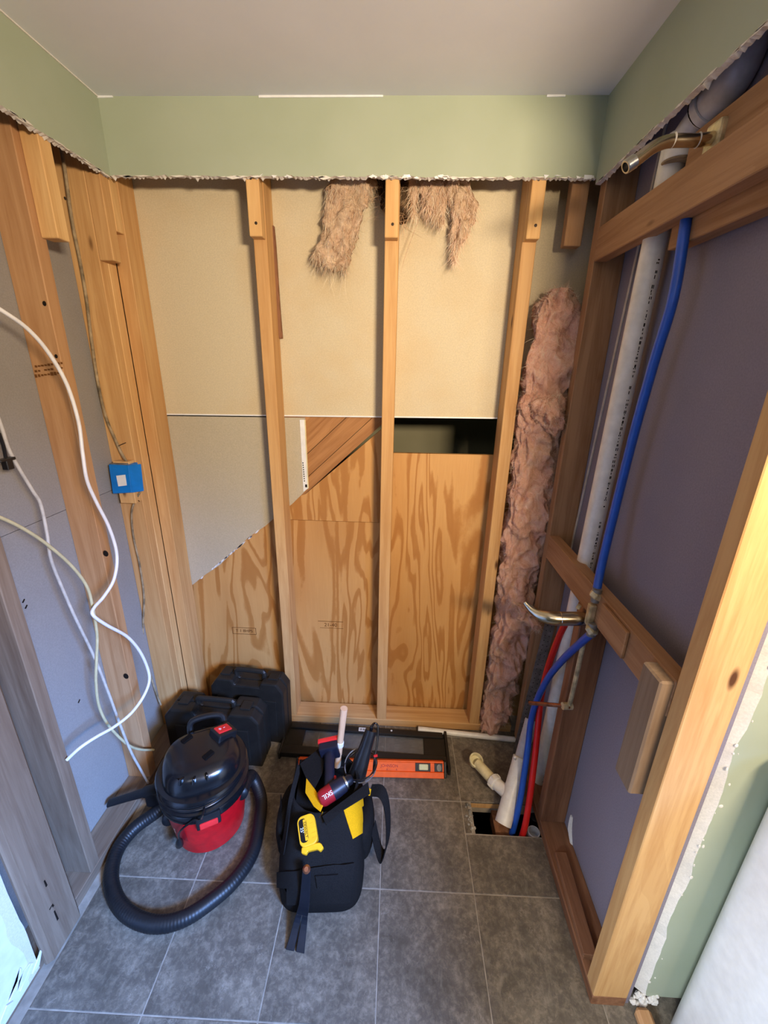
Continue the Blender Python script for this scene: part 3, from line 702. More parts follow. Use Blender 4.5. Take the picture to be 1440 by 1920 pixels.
e = [P(1297, 240, X=XP), P(1318, 213, X=XP+.004), P(1345, 184, X=XP+.008), P(1372, 150, X=XP+.010), P(1392, 112, X=XP+.010), P(1408, 68, X=XP+.010), P(1420, 10, X=XP+.010), P(1428, -50, X=XP+.01)]
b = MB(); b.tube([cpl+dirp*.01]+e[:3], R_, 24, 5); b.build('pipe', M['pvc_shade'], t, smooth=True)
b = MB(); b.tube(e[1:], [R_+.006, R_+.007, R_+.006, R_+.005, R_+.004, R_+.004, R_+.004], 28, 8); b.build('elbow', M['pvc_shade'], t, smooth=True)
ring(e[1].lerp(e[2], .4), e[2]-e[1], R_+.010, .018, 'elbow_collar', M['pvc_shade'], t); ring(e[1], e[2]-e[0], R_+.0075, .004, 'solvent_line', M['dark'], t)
# printed line of the pipe: worn marks on its camera-right side
b = MB(); pr = random.Random(12)
z = .06
while z < 1.86:
    c0 = pb+dirp*((z-pb.z)/dirp.z); L = pr.choice((.003, .004, .006, .008))
    if pr.random() < .86 and not (1.17 < z < 1.215) and not (.72 < z < .79):
        th = .62+pr.uniform(-.03, .03); a = pr.uniform(.03, .09)
        for u0 in ((th-a, th+a) if pr.random() < .5 else (th-.02,)):
            n0 = (V((-.45, -.89, 0))*math.cos(u0)+V((.89, -.45, 0))*math.sin(u0)).normalized(); tg = V((0, 0, 1)).cross(n0)
            p = c0+n0*(R_+.0001); b.prism([p+tg*.0010-dirp*L/2, p-tg*.0010-dirp*L/2, p-tg*.0010+dirp*L/2, p+tg*.0010+dirp*L/2], n0*.0005)
    z += L+pr.choice((.003, .004, .005))
o = b.build('printed_line', M['ink'], t); o['kind'] = 'stuff'
# shower arm
YA = 1.02
t = thing('shower_arm', P(1320, 258, Y=YA), 'bent tarnished metal shower arm over the upper crosspiece, open threaded end down', 'pipe')
a = [P(1342, 258, Y=YA+.01), P(1310, 263, Y=YA), P(1262, 264, Y=YA), P(1238, 270, Y=YA-.002), P(1218, 281, Y=YA-.004), P(1199, 296, Y=YA-.006), P(1190, 302, Y=YA-.007)]
b = MB(); b.tube(a, .0112, 18, 7); b.build('arm', M['nickel'], t, smooth=True)
dd = (a[-1]-a[-2]).normalized(); b = MB(); q = dd.to_track_quat('Z', 'Y').to_matrix().to_4x4(); prof = []
for k in range(9): prof += [(.0112, k*.0022), (.0126, k*.0022+.0011)]
prof += [(.0112, .02), (.0085, .02), (.0085, .006), (.0005, .006)]
b.lathe(prof, 18, Matrix.Translation(a[-1]) @ q); b.build('threaded_end', M['steel'], t, smooth=True)
for x in (1262, 1308): ring(P(x, 263, Y=YA), (1, 0, 0), .0128, .004, 'tape_band', M['cable_grey'], t)
b = MB(); c = P(1345, 258, Y=YA+.01); b.box((c.x-.012, c.y-.022, c.z-.03), (c.x+.01, c.y+.022, c.z+.025)); b.build('drop_ear_fitting', M['brass'], t, bevel=.005, seg=2)
# supply tubes
t = thing('supply_tube', P(1108, 1125, X=.585), 'upper blue water tube running from the brass valve up behind the crosspiece', 'pipe', 'blue water tubes')
b = MB(); b.tube([P(1292, 380, X=.588), P(1284, 430, X=.586), P(1262, 560, X=.582), P(1226, 680, X=.580), P(1187, 820, X=.580), P(1152, 960, X=.578), P(1128, 1060, X=.565), P(1119, 1106, X=.552)], .0112, 14, 7); b.build('tube', M['pex_blue'], t, smooth=True)
t = thing('supply_tube', P(960, 1575, X=.45), 'lower blue water tube curving from the brass valve down into the floor hole', 'pipe', 'blue water tubes')
lowb = [P(1111, 1186, X=.552), P(1088, 1206, X=.550), P(1058, 1234, X=.546), P(1030, 1268, X=.542), P(1008, 1310, X=.530), P(996, 1350, X=.522), P(990, 1400, X=.512), P(983, 1450, X=.500), P(975, 1500, X=.484), P(966, 1540, X=.470)]
lowb.append(lowb[-1]+V((-.012, -.006, -.12)))
b = MB(); b.tube(lowb, .0112, 14, 6); b.build('tube', M['pex_blue'], t, smooth=True)
t = thing('supply_tube', P(985, 1550, X=.49), 'red hot water tube beside the lower blue one, going into the floor hole', 'pipe')
redp = [P(1060, 1170, X=.575), P(1046, 1200, X=.568), P(1028, 1250, X=.560), P(1016, 1300, X=.552), P(1010, 1350, X=.544), P(1004, 1410, X=.534), P(998, 1460, X=.522), P(991, 1510, X=.510), P(984, 1550, X=.498)]
redp.append(redp[-1]+V((-.01, -.004, -.10)))
b = MB(); b.tube(redp, .0112, 14, 6); b.build('tube', M['pex_red'], t, smooth=True)
# valve with the nickel spout
YV = 1.075
t = thing('tub_valve', P(1100, 1160, X=.56), 'brass tub valve with a curved tarnished nickel spout in front of the lower crosspiece', 'valve')
c = P(1108, 1150, X=.546)
b = MB(); b.box((c.x-.010, c.y-.010, c.z-.036), (c.x+.009, c.y+.010, c.z+.030)); b.build('body', M['brass'], t, bevel=.005, seg=2)
for (x, y), nm, rx in (((1118, 1116), 'upper_nut', .1), ((1110, 1180), 'lower_nut', .6)):
    p = P(x, y, X=.550); b = MB(); b.lathe([(.012, -.010), (.0185, -.007), (.0185, .007), (.012, .010)], 6, Matrix.Translation(p) @ Matrix.Rotation(rx, 4, 'X') @ Matrix.Rotation(.4, 4, 'Y')); b.build(nm, M['brass'], t, bevel=.0015)
    b = MB(); b.tube([p+V((0, 0, -.020)), p+V((0, 0, .020))], .0122, 14, 0); b.build('crimp_ring', M['galv'], t, smooth=True)
sp = [P(1102, 1160, Y=YV), P(1085, 1160, Y=YV), P(1048, 1160, Y=YV+.002), P(1030, 1158, Y=YV+.008), P(1012, 1153, Y=YV+.022), P(998, 1144, Y=YV+.035), P(988, 1134, Y=YV+.045), P(984, 1129, Y=YV+.05)]
b = MB(); b.tube(sp, [.017, .0205, .0205, .0200, .0175, .0125, .0085, .0075], 24, 7); b.build('spout', M['nickel'], t, smooth=True)
ring(P(1050, 1160, Y=YV+.001), (1, 0, 0), .0212, .003, 'joint_ring', M['nickel'], t)
ring(P(1094, 1160, Y=YV), (1, 0, 0), .0165, .016, 'collar', M['brass'], t)
b = MB(); p = P(1083, 1141, Y=YV); b.tube([p, p+V((.004, 0, .012))], .006, 8, 0); b.build('set_screw', M['brass'], t)
# copper stub with strap
t = thing('copper_stub', P(1040, 1320, X=.55), 'old copper stub pipe crossing the tubes low on the right wall', 'pipe')
cs = [P(993, 1318, X=.470), P(1030, 1321, X=.512), P(1062, 1324, X=.548), P(1066, 1326, X=.554)]
b = MB(); b.tube(cs, .0065, 12, 4); b.build('pipe', M['copper'], t, smooth=True)
p = cs[-2]; b = MB(); b.tube([p+V((-.012, 0, 0)), p+V((.018, .004, -.002))], .0115, 12, 0); b.build('elbow', M['brass'], t, smooth=True)
b = MB(); b.tube([p+V((.008, 0, 0)), p+V((.01, .0, .05)), p+V((.012, .0, .24))], .007, 10, 3); b.build('riser', M['brass'], t, smooth=True)
# perforated steel strap
t = thing('steel_strap', P(968, 1420, X=.50), 'grey perforated galvanised steel strap leaning against the right corner stud', 'strap')
sa = [P(x, y, Y=yy) for x, y, yy in ((1022, 1168, 1.437), (1042, 1168, 1.437), (979, 1420, 1.41), (959, 1420, 1.41))]
nrm = (sa[1]-sa[0]).cross(sa[3]-sa[0]).normalized()
if nrm.y > 0: nrm = -nrm
b = MB(); b.prism([p for p in sa], nrm*-.0016); b.build('strip', M['galv'], t)
b = MB(); q = nrm.to_track_quat('Z', 'Y').to_matrix().to_4x4()
for k in range(30):
    for u in (.3, .7):
        p = sa[0].lerp(sa[3], (k+.5+.25*(u > .5))/30).lerp(sa[1].lerp(sa[2], (k+.5+.25*(u > .5))/30), u); b.lathe([(.0019, -.0003), (.0019, .0005)], 6, Matrix.Translation(p) @ q)
o = b.build('hole', M['dark'], t); o['kind'] = 'stuff'
# white wye drain fitting
t = thing('drain_fitting', (.44, 1.12, 0), 'white plastic wye drain fitting leaning in the floor hole, yellowed branch end on the tile', 'pipe')
w0 = P(943, 1545, Y=1.105); w2 = P(976, 1425, Y=1.25); w3 = P(996, 1350, Y=1.335)
b = MB(); b.tube([w0, w0.lerp(w2, .5), w2], .030, 22, 4); b.build('pipe', M['pvc'], t, smooth=True)
b = MB(); b.tube([w2, w3], .0235, 20, 0); b.build('pipe', M['pvc_shade'], t, smooth=True)
ring(w2, w3-w2, .0305, .02, 'collar', M['pvc'], t)
b = MB(); p = P(966, 1423, Y=1.235); b.tube([p, p+V((-.004, -.006, .012)), p+V((-.006, -.01, .02))], [.005, .005, .004], 8, 3); b.build('lug', M['pvc'], t, smooth=True)
wb = w0.lerp(w2, .42); k1 = P(927, 1466, Z=.064); k2 = P(892, 1428, Z=.056)
b = MB(); b.tube([wb, k1], .0235, 20, 0); b.build('branch', M['pvc'], t, smooth=True)
ring(k1, k2-k1, .0275, .024, 'slip_nut', M['pvc'], t, 20)
b = MB(); b.tube([k1, k1.lerp(k2, .9)], .0205, 20, 0); b.build('trap_arm', M['pvc_old'], t, smooth=True)
dk = (k2-k1).normalized(); up_ = V((.15, -.35, .92)).normalized(); q = up_.to_track_quat('Z', 'Y').to_matrix().to_4x4()
b = MB(); b.lathe([(.017, -.03), (.020, -.014), (.022, 0), (.029, .002), (.029, .010), (.0235, .011), (.0215, -.004), (.001, -.006)], 24, Matrix.Translation(k2+V((0, 0, .004))) @ q); b.build('flange', M['pvc_old'], t, smooth=True)
b = MB()
for k in range(5):
    a_ = k*1.257; u = dk.orthogonal().normalized(); v_ = dk.cross(u); p = k1+(u*math.cos(a_)+v_*math.sin(a_))*.0265; b.lathe([(.0035, -.009), (.0045, 0), (.0035, .009)], 6, Matrix.Translation(p) @ dk.to_track_quat('Z', 'Y').to_matrix().to_4x4())
b.build('nut_wings', M['pvc'], t)
p = P(1000, 1564, Z=-.02); t = thing('pipe_stub', p, 'short grey pipe end peeping out of the right end of the floor hole', 'pipe')
b = MB(); b.lathe([(.022, -.05), (.022, .014), (.0185, .014), (.0185, -.02), (.001, -.02)], 20, Matrix.Translation(p)); b.build('pipe', M['pvc_shade'], t, smooth=True)
p = P(1002, 1538, Z=-.07); b = MB(); b.lathe([(.02, -.05), (.02, .02), (.014, .024), (.001, .024)], 14, Matrix.Translation(p)); b.build('cap', M['iron'], t, smooth=True)
b = MB(); b.tube([P(784, 1367, Z=.019), P(985, 1389, Z=.012)], .0125, 18, 0); o = b.build('loose_pipe', M['pvc'], smooth=True); tag(o, 'loose length of thin white plastic pipe lying across the end of the black tray', 'pipe')
# ---------------------------------------------------------------- left wall cables and box
t = thing('electrical_box', (-.955, 1.4, 1.2), 'blue plastic electrical box with a white label nailed to the left corner stud', 'electrical box')
f = [P(203, 871, Y=1.392), P(241, 873, Y=1.392), P(247, 924, Y=1.392), P(211, 926, Y=1.392)]
b = MB(); b.hexa([f[3], f[2], f[3]+V((0, .054, 0)), f[2]+V((.0, .054, 0)), f[0], f[1], f[0]+V((0, .054, 0)), f[1]+V((0, .054, 0))]); b.build('box_body', M['blue_box'], t, bevel=.002)
b = MB(); b.prism([f[1]+V((0, .0, 0)), f[1]+V((.036, .012, .004)), f[2]+V((.036, .012, .004)), f[2]], (0, .004, 0)); b.build('nailing_flange', M['blue_box'], t, bevel=.001)
lb = [P(x, y, Y=1.3915) for x, y in ((218, 892), (235, 890), (238, 910), (222, 912))]
b = MB(); b.prism(lb, (0, -.0006, 0)); b.build('label', M['white_label'], t)
b = MB(); b.box((f[0].x+.004, f[0].y+.006, f[0].z-.002), (f[1].x-.012, f[0].y+.045, f[0].z+.003)); b.build('cable_clamp', M['galv'], t)
def cable(label, pts, r, mat, name='cable', group=None, n=10):
    b = MB(); b.tube(pts, r, n, 7); o = b.build(name, M[mat], smooth=True); return tag(o, label, 'cable', group)
def px3(l): return [P(x, y, X=X) for x, y, X in l]
c1 = cable('thick white cable looping loosely across the reddish stud, its end near the left wall', px3([(-420, 340, -.952), (-260, 420, -.95), (-120, 505, -.94), (-50, 548, -.92), (0, 580, -.90), (50, 615, -.89), (90, 660, -.885), (125, 720, -.88), (147, 790, -.88), (155, 850, -.88), (163, 900, -.88), (180, 940, -.88), (205, 990, -.875), (219, 1040, -.87), (214, 1085, -.87), (195, 1118, -.88), (176, 1140, -.885), (175, 1154, -.88), (200, 1172, -.87), (240, 1195, -.86), (266, 1228, -.855), (280, 1268, -.85), (272, 1300, -.85), (248, 1335, -.86), (215, 1362, -.88), (180, 1382, -.90), (150, 1402, -.92), (125, 1425, -.945)]), .0047, 'cable_white')
c2 = cable('thin white cable running past the black clip down the left wall to the floor', px3([(-60, 640, -.955), (-25, 730, -.955), (2, 798, -.95), (20, 850, -.955), (60, 918, -.96), (76, 945, -.96), (88, 1000, -.955), (96, 1050, -.95), (120, 1110, -.945), (142, 1160, -.94), (175, 1228, -.935), (200, 1290, -.93), (225, 1358, -.93), (245, 1408, -.925), (262, 1440, -.92), (278, 1468, -.915)]), .0042, 'cable_grey')
c3 = cable('yellowish cream cable drooping behind the white loop on the left wall', px3([(-330, 860, -.95), (-180, 905, -.95), (-60, 948, -.945), (0, 970, -.93), (45, 992, -.925), (90, 1022, -.92), (135, 1062, -.915), (163, 1100, -.91), (174, 1140, -.91), (182, 1190, -.915), (181, 1235, -.925), (180, 1280, -.935), (186, 1325, -.945), (205, 1362, -.945), (238, 1395, -.935), (262, 1405, -.93), (288, 1406, -.925)]), .0042, 'cable_cream')
c4 = cable('dusty brown cable stapled down the corner stud into the top of the blue box', [P(x, y, Y=Y) for x, y, Y in ((112, 265, 1.42), (122, 320, 1.425), (130, 380, 1.43), (138, 430, 1.435), (150, 490, 1.44), (162, 560, 1.44), (172, 640, 1.44), (184, 720, 1.44), (198, 780, 1.44), (212, 815, 1.44), (228, 850, 1.43), (245, 878, 1.415))], .0048, 'cable_brown')
c5 = cable('thin dusty cable leaving the bottom of the blue box and falling into the corner', [P(x, y, Y=Y) for x, y, Y in ((268, 915, 1.425), (254, 938, 1.43), (247, 962, 1.435), (250, 1005, 1.438), (262, 1060, 1.438), (270, 1120, 1.438), (268, 1180, 1.436), (272, 1225, 1.43), (288, 1285, 1.42), (302, 1322, 1.41))], .0036, 'cable_brown')
for nm, pts in (('staple', ((222, 836), (236, 830))), ('staple', ((248, 932), (262, 940)))):
    b = MB(); p0 = P(*pts[0], Y=1.425); p1 = P(*pts[1], Y=1.425); b.tube([p0, p1], .0014, 6, 0); b.build(nm, M['nail'], c4 if pts[0][1] < 900 else c5)
t = thing('cable_clip', P(10, 860, X=-.945), 'small black plastic clip hanging beside the thin white cable at the left edge', 'clip')
b = MB(); b.tube(px3([(-2, 812, -.95), (6, 835, -.95), (11, 858, -.95)]), .004, 8, 4); b.build('arm', M['black_plastic'], t)
c = P(11, 862, X=-.95); b = MB(); b.box((c.x-.008, c.y-.022, c.z-.003), (c.x+.008, c.y+.02, c.z+.004)); b.box((c.x-.008, c.y-.008, c.z-.024), (c.x+.008, c.y+.010, c.z)); b.build('clip_body', M['black_plastic'], t, bevel=.0015)
# white cabinet corner on the right
p = P(1217, 1862, Z=.0)
t = thing('white_appliance', (.9, .3, 0), 'smooth white appliance side at the lower right edge, rounded back corner', 'appliance')
x0, y1, zt = .728, .632, .905
pl = []
for k in range(9): a_ = math.pi/2+math.pi/2*k/8; pl.append((x0+.05+.05*math.cos(a_), y1-.05+.05*math.sin(a_)))
pl = [(1.3, y1)]+pl+[(x0, -.12), (1.3, -.12)]
b = MB(); b.prism([(x, y, .012) for x, y in pl], (0, 0, zt-.012)); b.build('cabinet', M['white_paint'], t, smooth=True, angle=.5, bevel=.003, seg=2)
b = MB(); b.prism([(x*.99+.012, y*.97+.004, zt) for x, y in pl], (0, 0, .02)); b.build('top_panel', M['white_paint'], t, smooth=True, angle=.5, bevel=.006, seg=2)
b = MB(); b.box((x0+.03, -.08, 0), (1.28, y1-.04, .012)); b.build('foot', M['black_plastic'], t)
# ---------------------------------------------------------------- shop vacuum
VC = V((-.655, 1.062, 0)); VT = Matrix.Translation(VC)
vac = thing('shop_vacuum', VC, 'small red and black shop vacuum on the tile, its black hose looped around it', 'vacuum')
b = MB(); b.lathe([(.108, .0), (.116, .006), (.128, .1), (.139, .20), (.139, .205), (.132, .205)], 48, VT); b.build('tank', M['red_plastic'], vac, smooth=True)
b = MB(); b.lathe([(.142, .186), (.147, .190), (.149, .212), (.143, .222), (.150, .226), (.150, .232), (.137, .238), (.132, .262), (.146, .268), (.149, .274), (.145, .282), (.127, .286)], 48, VT, True, True); b.build('lid', M['black_gloss'], vac, smooth=True, angle=.8)
ang = math.radians(-62)                        # direction of the latch, towards the viewer and right
def vp(a, r, z): return VC+V((math.cos(a)*r, math.sin(a)*r, z))
prof = []
DR = Matrix.Rotation(math.radians(28), 4, 'Z')
rings = []
for (rx, ry, z, ch) in ((.127, .122, .280, .8), (.124, .119, .300, .78), (.116, .110, .322, .72), (.104, .096, .338, .68), (.085, .076, .345, .65), (.05, .045, .348, .7), (.004, .004, .349, .9)):
    rg = []
    for k in range(48):
        t_ = 2*math.pi*k/48; ct, st = math.cos(t_), math.sin(t_)
        rg.append(VT @ DR @ V((rx*abs(ct)**ch*math.copysign(1, ct), ry*abs(st)**ch*math.copysign(1, st), z)))
    rings.append(rg)
b = MB(); b.loft(rings); dome = b.build('motor_housing', M['black_gloss'], vac, smooth=True, angle=.9)
def vbox(name, a, r, z, sx, sy, sz, mat, bev=.003, tilt=0, parent=vac):
    q = Matrix.Translation(vp(a, r, z)) @ Matrix.Rotation(a-math.pi/2, 4, 'Z') @ Matrix.Rotation(tilt, 4, 'X')
    b = MB(); b.box((-sx/2, -sy/2, -sz/2), (sx/2, sy/2, sz/2), q); return b.build(name, mat, parent, bevel=bev, seg=2)
sa_ = math.radians(55)
vbox('switch_housing', sa_, .088, .344, .062, .074, .034, M['black_plastic'], .006, -.35)
sw = vbox('power_switch', sa_, .089, .361, .036, .052, .010, M['red_bright'], .003, -.35)
q = Matrix.Translation(vp(sa_, .0865, .3670)) @ Matrix.Rotation(sa_-math.pi/2-math.pi, 4, 'Z') @ Matrix.Rotation(.35, 4, 'X')
text_part('switch_mark', 'O', .012, q @ Matrix.Translation((0, .008, .0008)), M['ink_white'], vac); text_part('switch_mark', 'I', .010, q @ Matrix.Translation((0, -.009, .0008)), M['ink_white'], vac)
# vents and ribs of the housing
for k, (a, r, z) in enumerate(((math.radians(150), .075, .345), (math.radians(330), .045, .347), (math.radians(255), .100, .334))): vbox('vent_recess', a, r, z, .036, .020, .010, M['dark'], .002)
for a in (math.radians(-75), math.radians(-95), math.radians(-55)): vbox('housing_rib', a, .100, .330, .008, .05, .02, M['black_gloss'], .003, .5)
# carry handle at the rear
b = MB(); h0, h1, h2, h3 = vp(math.radians(132), .118, .29), vp(math.radians(126), .142, .345), vp(math.radians(86), .150, .345), vp(math.radians(80), .124, .29)
b.tube([h0, h1, h2, h3], [.011, .011, .011, .011], 10, 6); b.build('carry_handle', M['black_plastic'], vac, smooth=True)
# latches
for a in (ang, ang+math.pi): 
    vbox('latch_frame', a, .146, .196, .075, .014, .05, M['black_plastic'], .005, .10); vbox('latch', a, .153, .186, .056, .010, .022, M['red_bright'], .004, .10)
# wound cord
b = MB(); cord = []
for k in range(150):
    a = k*2*math.pi/36+1; cord.append(vp(a, .1405+.003*math.sin(k*.37)+.002*(k//36 % 2), .243+.0055*((k/36) % 4)))
b.tube(cord, .0034, 7, 2)
tail = [cord[-1], vp(ang-.05, .153, .252), vp(ang-.25, .156, .225), vp(ang-.50, .156, .190), vp(ang-.66, .151, .150), vp(ang-.74, .144, .105)]
b.tube(tail, .0034, 7, 6); b.build('power_cord', M['black_gloss'], vac, smooth=True)
d_ = (tail[-1]-tail[-2]).normalized(); q = d_.to_track_quat('Z', 'Y').to_matrix().to_4x4()
b = MB(); b.lathe([(.004, -.01), (.007, .0), (.0105, .010), (.013, .034), (.012, .037)], 12, Matrix.Translation(tail[-1]) @ q)
for s in (-1, 1): b.box((s*.006-.001, -.003, .036), (s*.006+.001, .003, .052), Matrix.Translation(tail[-1]) @ q)
b.build('plug', M['black_plastic'], vac, smooth=True)
# stickers: white flash and pale decal on the red tank
def tank_r(z): return .116+(.139-.116)*(z-.006)/.194
def sticker(name, a0, a1, z0, z1, mat, skew=0):
    b = MB(); n = 8; rr = []
    for off in (.0003, .0012): rr.append([[vp(a0+(a1-a0)*i/n+skew*j, tank_r(z)+off, z) for i in range(n+1)] for j, z in enumerate((z0, z1))])
    g0, g1 = rr; b.loft([g0[0], g1[0], g1[1], g0[1], g0[0]], False, False, False); b.build(name, mat, vac)
sticker('decal_panel', ang-1.15, ang-.62, .075, .180, M['red_dark']); sticker('decal_stripe', ang-1.10, ang-1.04, .085, .115, M['white_label'], .05); sticker('decal_stripe', ang+.98, ang+1.03, .150, .185, M['white_label'], .05)
# hose
hp = [vp(math.radians(-8), .135, .17), P(470, 1455, Z=.10), P(489, 1495, Z=.04), P(486, 1545, Z=.025), P(473, 1600, Z=.024), P(440, 1650, Z=.024), P(395, 1690, Z=.024), P(345, 1722, Z=.024), P(295, 1733, Z=.024), P(250, 1720, Z=.024), P(220, 1690, Z=.024), P(208, 1645, Z=.024), P(220, 1595, Z=.026), P(250, 1555, Z=.034), P(290, 1525, Z=.05), P(318, 1506, Z=.075)]
hp.append(vp(math.radians(215), .13, .10))
hs, _ = crom(hp, [0]*len(hp), 26); L = 0; rs = []
for i, p in enumerate(hs):
    L += (p-hs[i-1]).length if i else 0; rs.append(.0224+.0005*math.sin(L*2*math.pi/.009))
b = MB(); b.tube(hs, rs, 16, 0); b.build('hose', M['rubber'], vac, smooth=True, angle=2)
# crevice nozzle stuck out to the left
n0 = P(296, 1478, Z=.13); n1 = P(204, 1506, Z=.085)
d_ = (n1-n0); s_ = d_.cross(V((0, 0, 1))).normalized(); u_ = s_.cross(d_).normalized()
rings = []
for t_, ww, hh in ((0, .020, .020), (.25, .020, .020), (.3, .017, .015), (.6, .016, .011), (1, .016, .008)):
    c = n0+d_*t_; rings.append([c+s_*ww*math.cos(k*math.pi/8)+u_*hh*math.sin(k*math.pi/8) for k in range(16)])
b = MB(); b.loft(rings); b.build('crevice_nozzle', M['rubber'], vac, smooth=True)
b = MB(); c = P(287, 1490, Z=.10); b.box((c.x-.02, c.y-.02, c.z-.04), (c.x+.03, c.y+.02, c.z+.03)); b.build('nozzle_holder', M['black_plastic'], vac, bevel=.006, seg=2)
# ---------------------------------------------------------------- tool cases behind the vacuum
def case(label, loc, rz, tilt, W, T, H):
    t = thing('tool_case', (0, 0, 0), label, 'case'); Q = Matrix.Translation(loc) @ Matrix.Rotation(rz, 4, 'Z') @ Matrix.Rotation(tilt, 4, 'X')
    t.matrix_world = Q; WORLD[t.name] = Q
    def part(nm, b, mat, bev, seg=2): b.v = [tuple(Q @ V(v)) for v in b.v]; return b.build(nm, M[mat], t, bevel=bev, seg=seg)
    b = MB(); b.prism([(-W/2, 0, 0), (W/2, 0, 0), (W/2, 0, H*.80), (W/2-.03, 0, H*.93), (W*.2, 0, H*.93), (W*.17, 0, H*.86), (-W*.17, 0, H*.86), (-W*.2, 0, H*.93), (-W/2+.03, 0, H*.93), (-W/2, 0, H*.80)], (0, T*.49, 0)); part('front_shell', b, 'black_case', .008)
    b = MB(); b.prism([(-W/2, T*.51, 0), (W/2, T*.51, 0), (W/2, T*.51, H*.80), (W/2-.03, T*.51, H*.93), (W*.2, T*.51, H*.93), (W*.17, T*.51, H*.86), (-W*.17, T*.51, H*.86), (-W*.2, T*.51, H*.93), (-W/2+.03, T*.51, H*.93), (-W/2, T*.51, H*.80)], (0, T*.49, 0)); part('rear_shell', b, 'black_case', .008)
    b = MB(); b.tube([(-W*.19, T/2, H*.90), (-W*.19, T/2, H*.985), (-W*.12, T/2, H), (W*.12, T/2, H), (W*.19, T/2, H*.985), (W*.19, T/2, H*.90)], .011, 8, 3); part('handle', b, 'black_case', 0)
    b = MB()
    for x in (-.3, .0, .3): b.box((W*x-.035, -.006, H*.12), (W*x+.035, .002, H*.68))
    part('moulded_panel', b, 'black_case', .003)
    for x in (-.33, .33):
        b = MB(); b.box((W*x-.022, T*.30, H*.915), (W*x+.022, T*.72, H*.95)); part('latch', b, 'black_case', .003)
    return t
case('black moulded tool case standing on edge right behind the vacuum, handle up', (-.735, 1.295, 0), math.radians(-3), 0, .40, .11, .285)
case('taller black tool case leaning back against the plywood behind the other case', (-.635, 1.418, .0), math.radians(-5), math.radians(-3), .33, .095, .33)
# ---------------------------------------------------------------- tool bag
bag = thing('tool_bag', (-.19, .98, 0), 'open black canvas tool bag with yellow corner patches, stuffed with tools', 'bag')
BW, BL = .125, .175; BC = V((-.217, .985, 0)); BR = math.radians(4)
def bag_ring(z, wx, ly, dx, dy, pw=.42, n=56):
    rg = []
    for k in range(n):
        t_ = 2*math.pi*k/n; ct, st = math.cos(t_), math.sin(t_)
        p = V((wx*abs(ct)**pw*math.copysign(1, ct)+dx, ly*abs(st)**pw*math.copysign(1, st)+dy, 0)); p.rotate(Matrix.Rotation(BR, 3, 'Z'))
        p = BC+p+V((0, 0, z)); d = fbm(p, 9, 3, 2)*.010*min(1, z*9)
        out = V((ct, st, 0)); rg.append(p+out*d)
    return rg
outer = [(0, .128, .178, 0, 0), (.012, .136, .186, 0, 0), (.06, .138, .187, 0, 0), (.12, .135, .182, .0, .004), (.17, .130, .168, .0, .016), (.21, .121, .140, .0, .036), (.245, .110, .116, 0, .055), (.256, .106, .110, 0, .058)]
inner = [(.255, .100, .104, 0, .058), (.20, .108, .125, 0, .04), (.10, .12, .165, 0, 0), (.012, .118, .165, 0, 0)]
b = MB(); b.loft([bag_ring(z, wx, ly, dx, dy, .42+z*1.2) for z, wx, ly, dx, dy in outer]+[bag_ring(z, wx, ly, dx, dy, .42+z*1.2) for z, wx, ly, dx, dy in inner])
body = b.build('bag_body', M['fabric'], bag, smooth=True, angle=1.4)
tr = bvh(body)
def bag_patch(name, quad, mat='fabric_y', off=.003, n=8):
    pb_ = patch(quad, tr, off, n)
    if pb_: pb_.build(name, M[mat], bag, smooth=True)
bag_patch('corner_patch', [(644, 1519), (684, 1489), (688, 1556), (661, 1573)])
bag_patch('corner_patch', [(573, 1458), (586, 1481), (608, 1520), (598, 1533)])
bag_patch('front_pocket', [(524, 1634), (662, 1616), (655, 1688), (524, 1692)], 'fabric', .009)
bag_patch('pocket_flap', [(592, 1636), (633, 1634), (612, 1660), (596, 1660)], 'fabric', .014)
# side pocket and strap on the right
b = MB(); rg = []
for z, wx, ly in ((.03, .02, .07), (.05, .030, .085), (.11, .032, .09), (.155, .026, .085), (.165, .022, .08)):
    rg.append([BC+V((.136+wx*math.cos(2*math.pi*k/24), .03+ly*math.sin(2*math.pi*k/24), z)) for k in range(24)])
b.loft(rg); b.build('side_pocket', M['fabric'], bag, smooth=True, angle=1.3)
b = MB(); b.loft([[V((2*BC.x-p.x, p.y, p.z)) for p in r] for r in rg]); b.build('side_pocket', M['fabric'], bag, smooth=True, angle=1.3)
def strap(name, pts, wv, mat='fabric', th=.003):
    pts, _ = crom([V(p) for p in pts], [0]*len(pts), 6); wv = V(wv); rings = []
    for i, p in enumerate(pts):
        tn = (pts[min(i+1, len(pts)-1)]-pts[max(i-1, 0)]).normalized(); nn = tn.cross(wv).normalized()*th/2
        rings.append([p-wv+nn, p+wv+nn, p+wv-nn, p-wv-nn])
    b = MB(); b.loft(rings); return b.build(name, M[mat], bag, smooth=True, angle=.7)
strap('carry_strap', [P(694, 1482, Z=.22), P(714, 1484, Z=.23), P(724, 1505, Z=.21), P(728, 1545, Z=.16), P(726, 1582, Z=.11), P(717, 1606, Z=.08), P(708, 1586, Z=.09), P(700, 1550, Z=.12)], (.006, .018, .006))
strap('carry_strap', [P(560, 1440, Z=.27), P(545, 1500, Z=.26), P(537, 1550, Z=.22), P(530, 1590, Z=.16), P(524, 1560, Z=.14), P(528, 1500, Z=.18)], (-.006, .016, .006))
bag_patch('webbing', [(686, 1512), (692, 1508), (696, 1550), (690, 1554)], 'fabric', .006)
b = MB(); q = [P(685, 1474, Z=.245), P(695, 1480, Z=.235), P(693, 1492, Z=.225), P(684, 1490, Z=.235)]; b.prism(q, (.002, .004, -.004)); b.build('corner_patch', M['fabric_y'], bag)
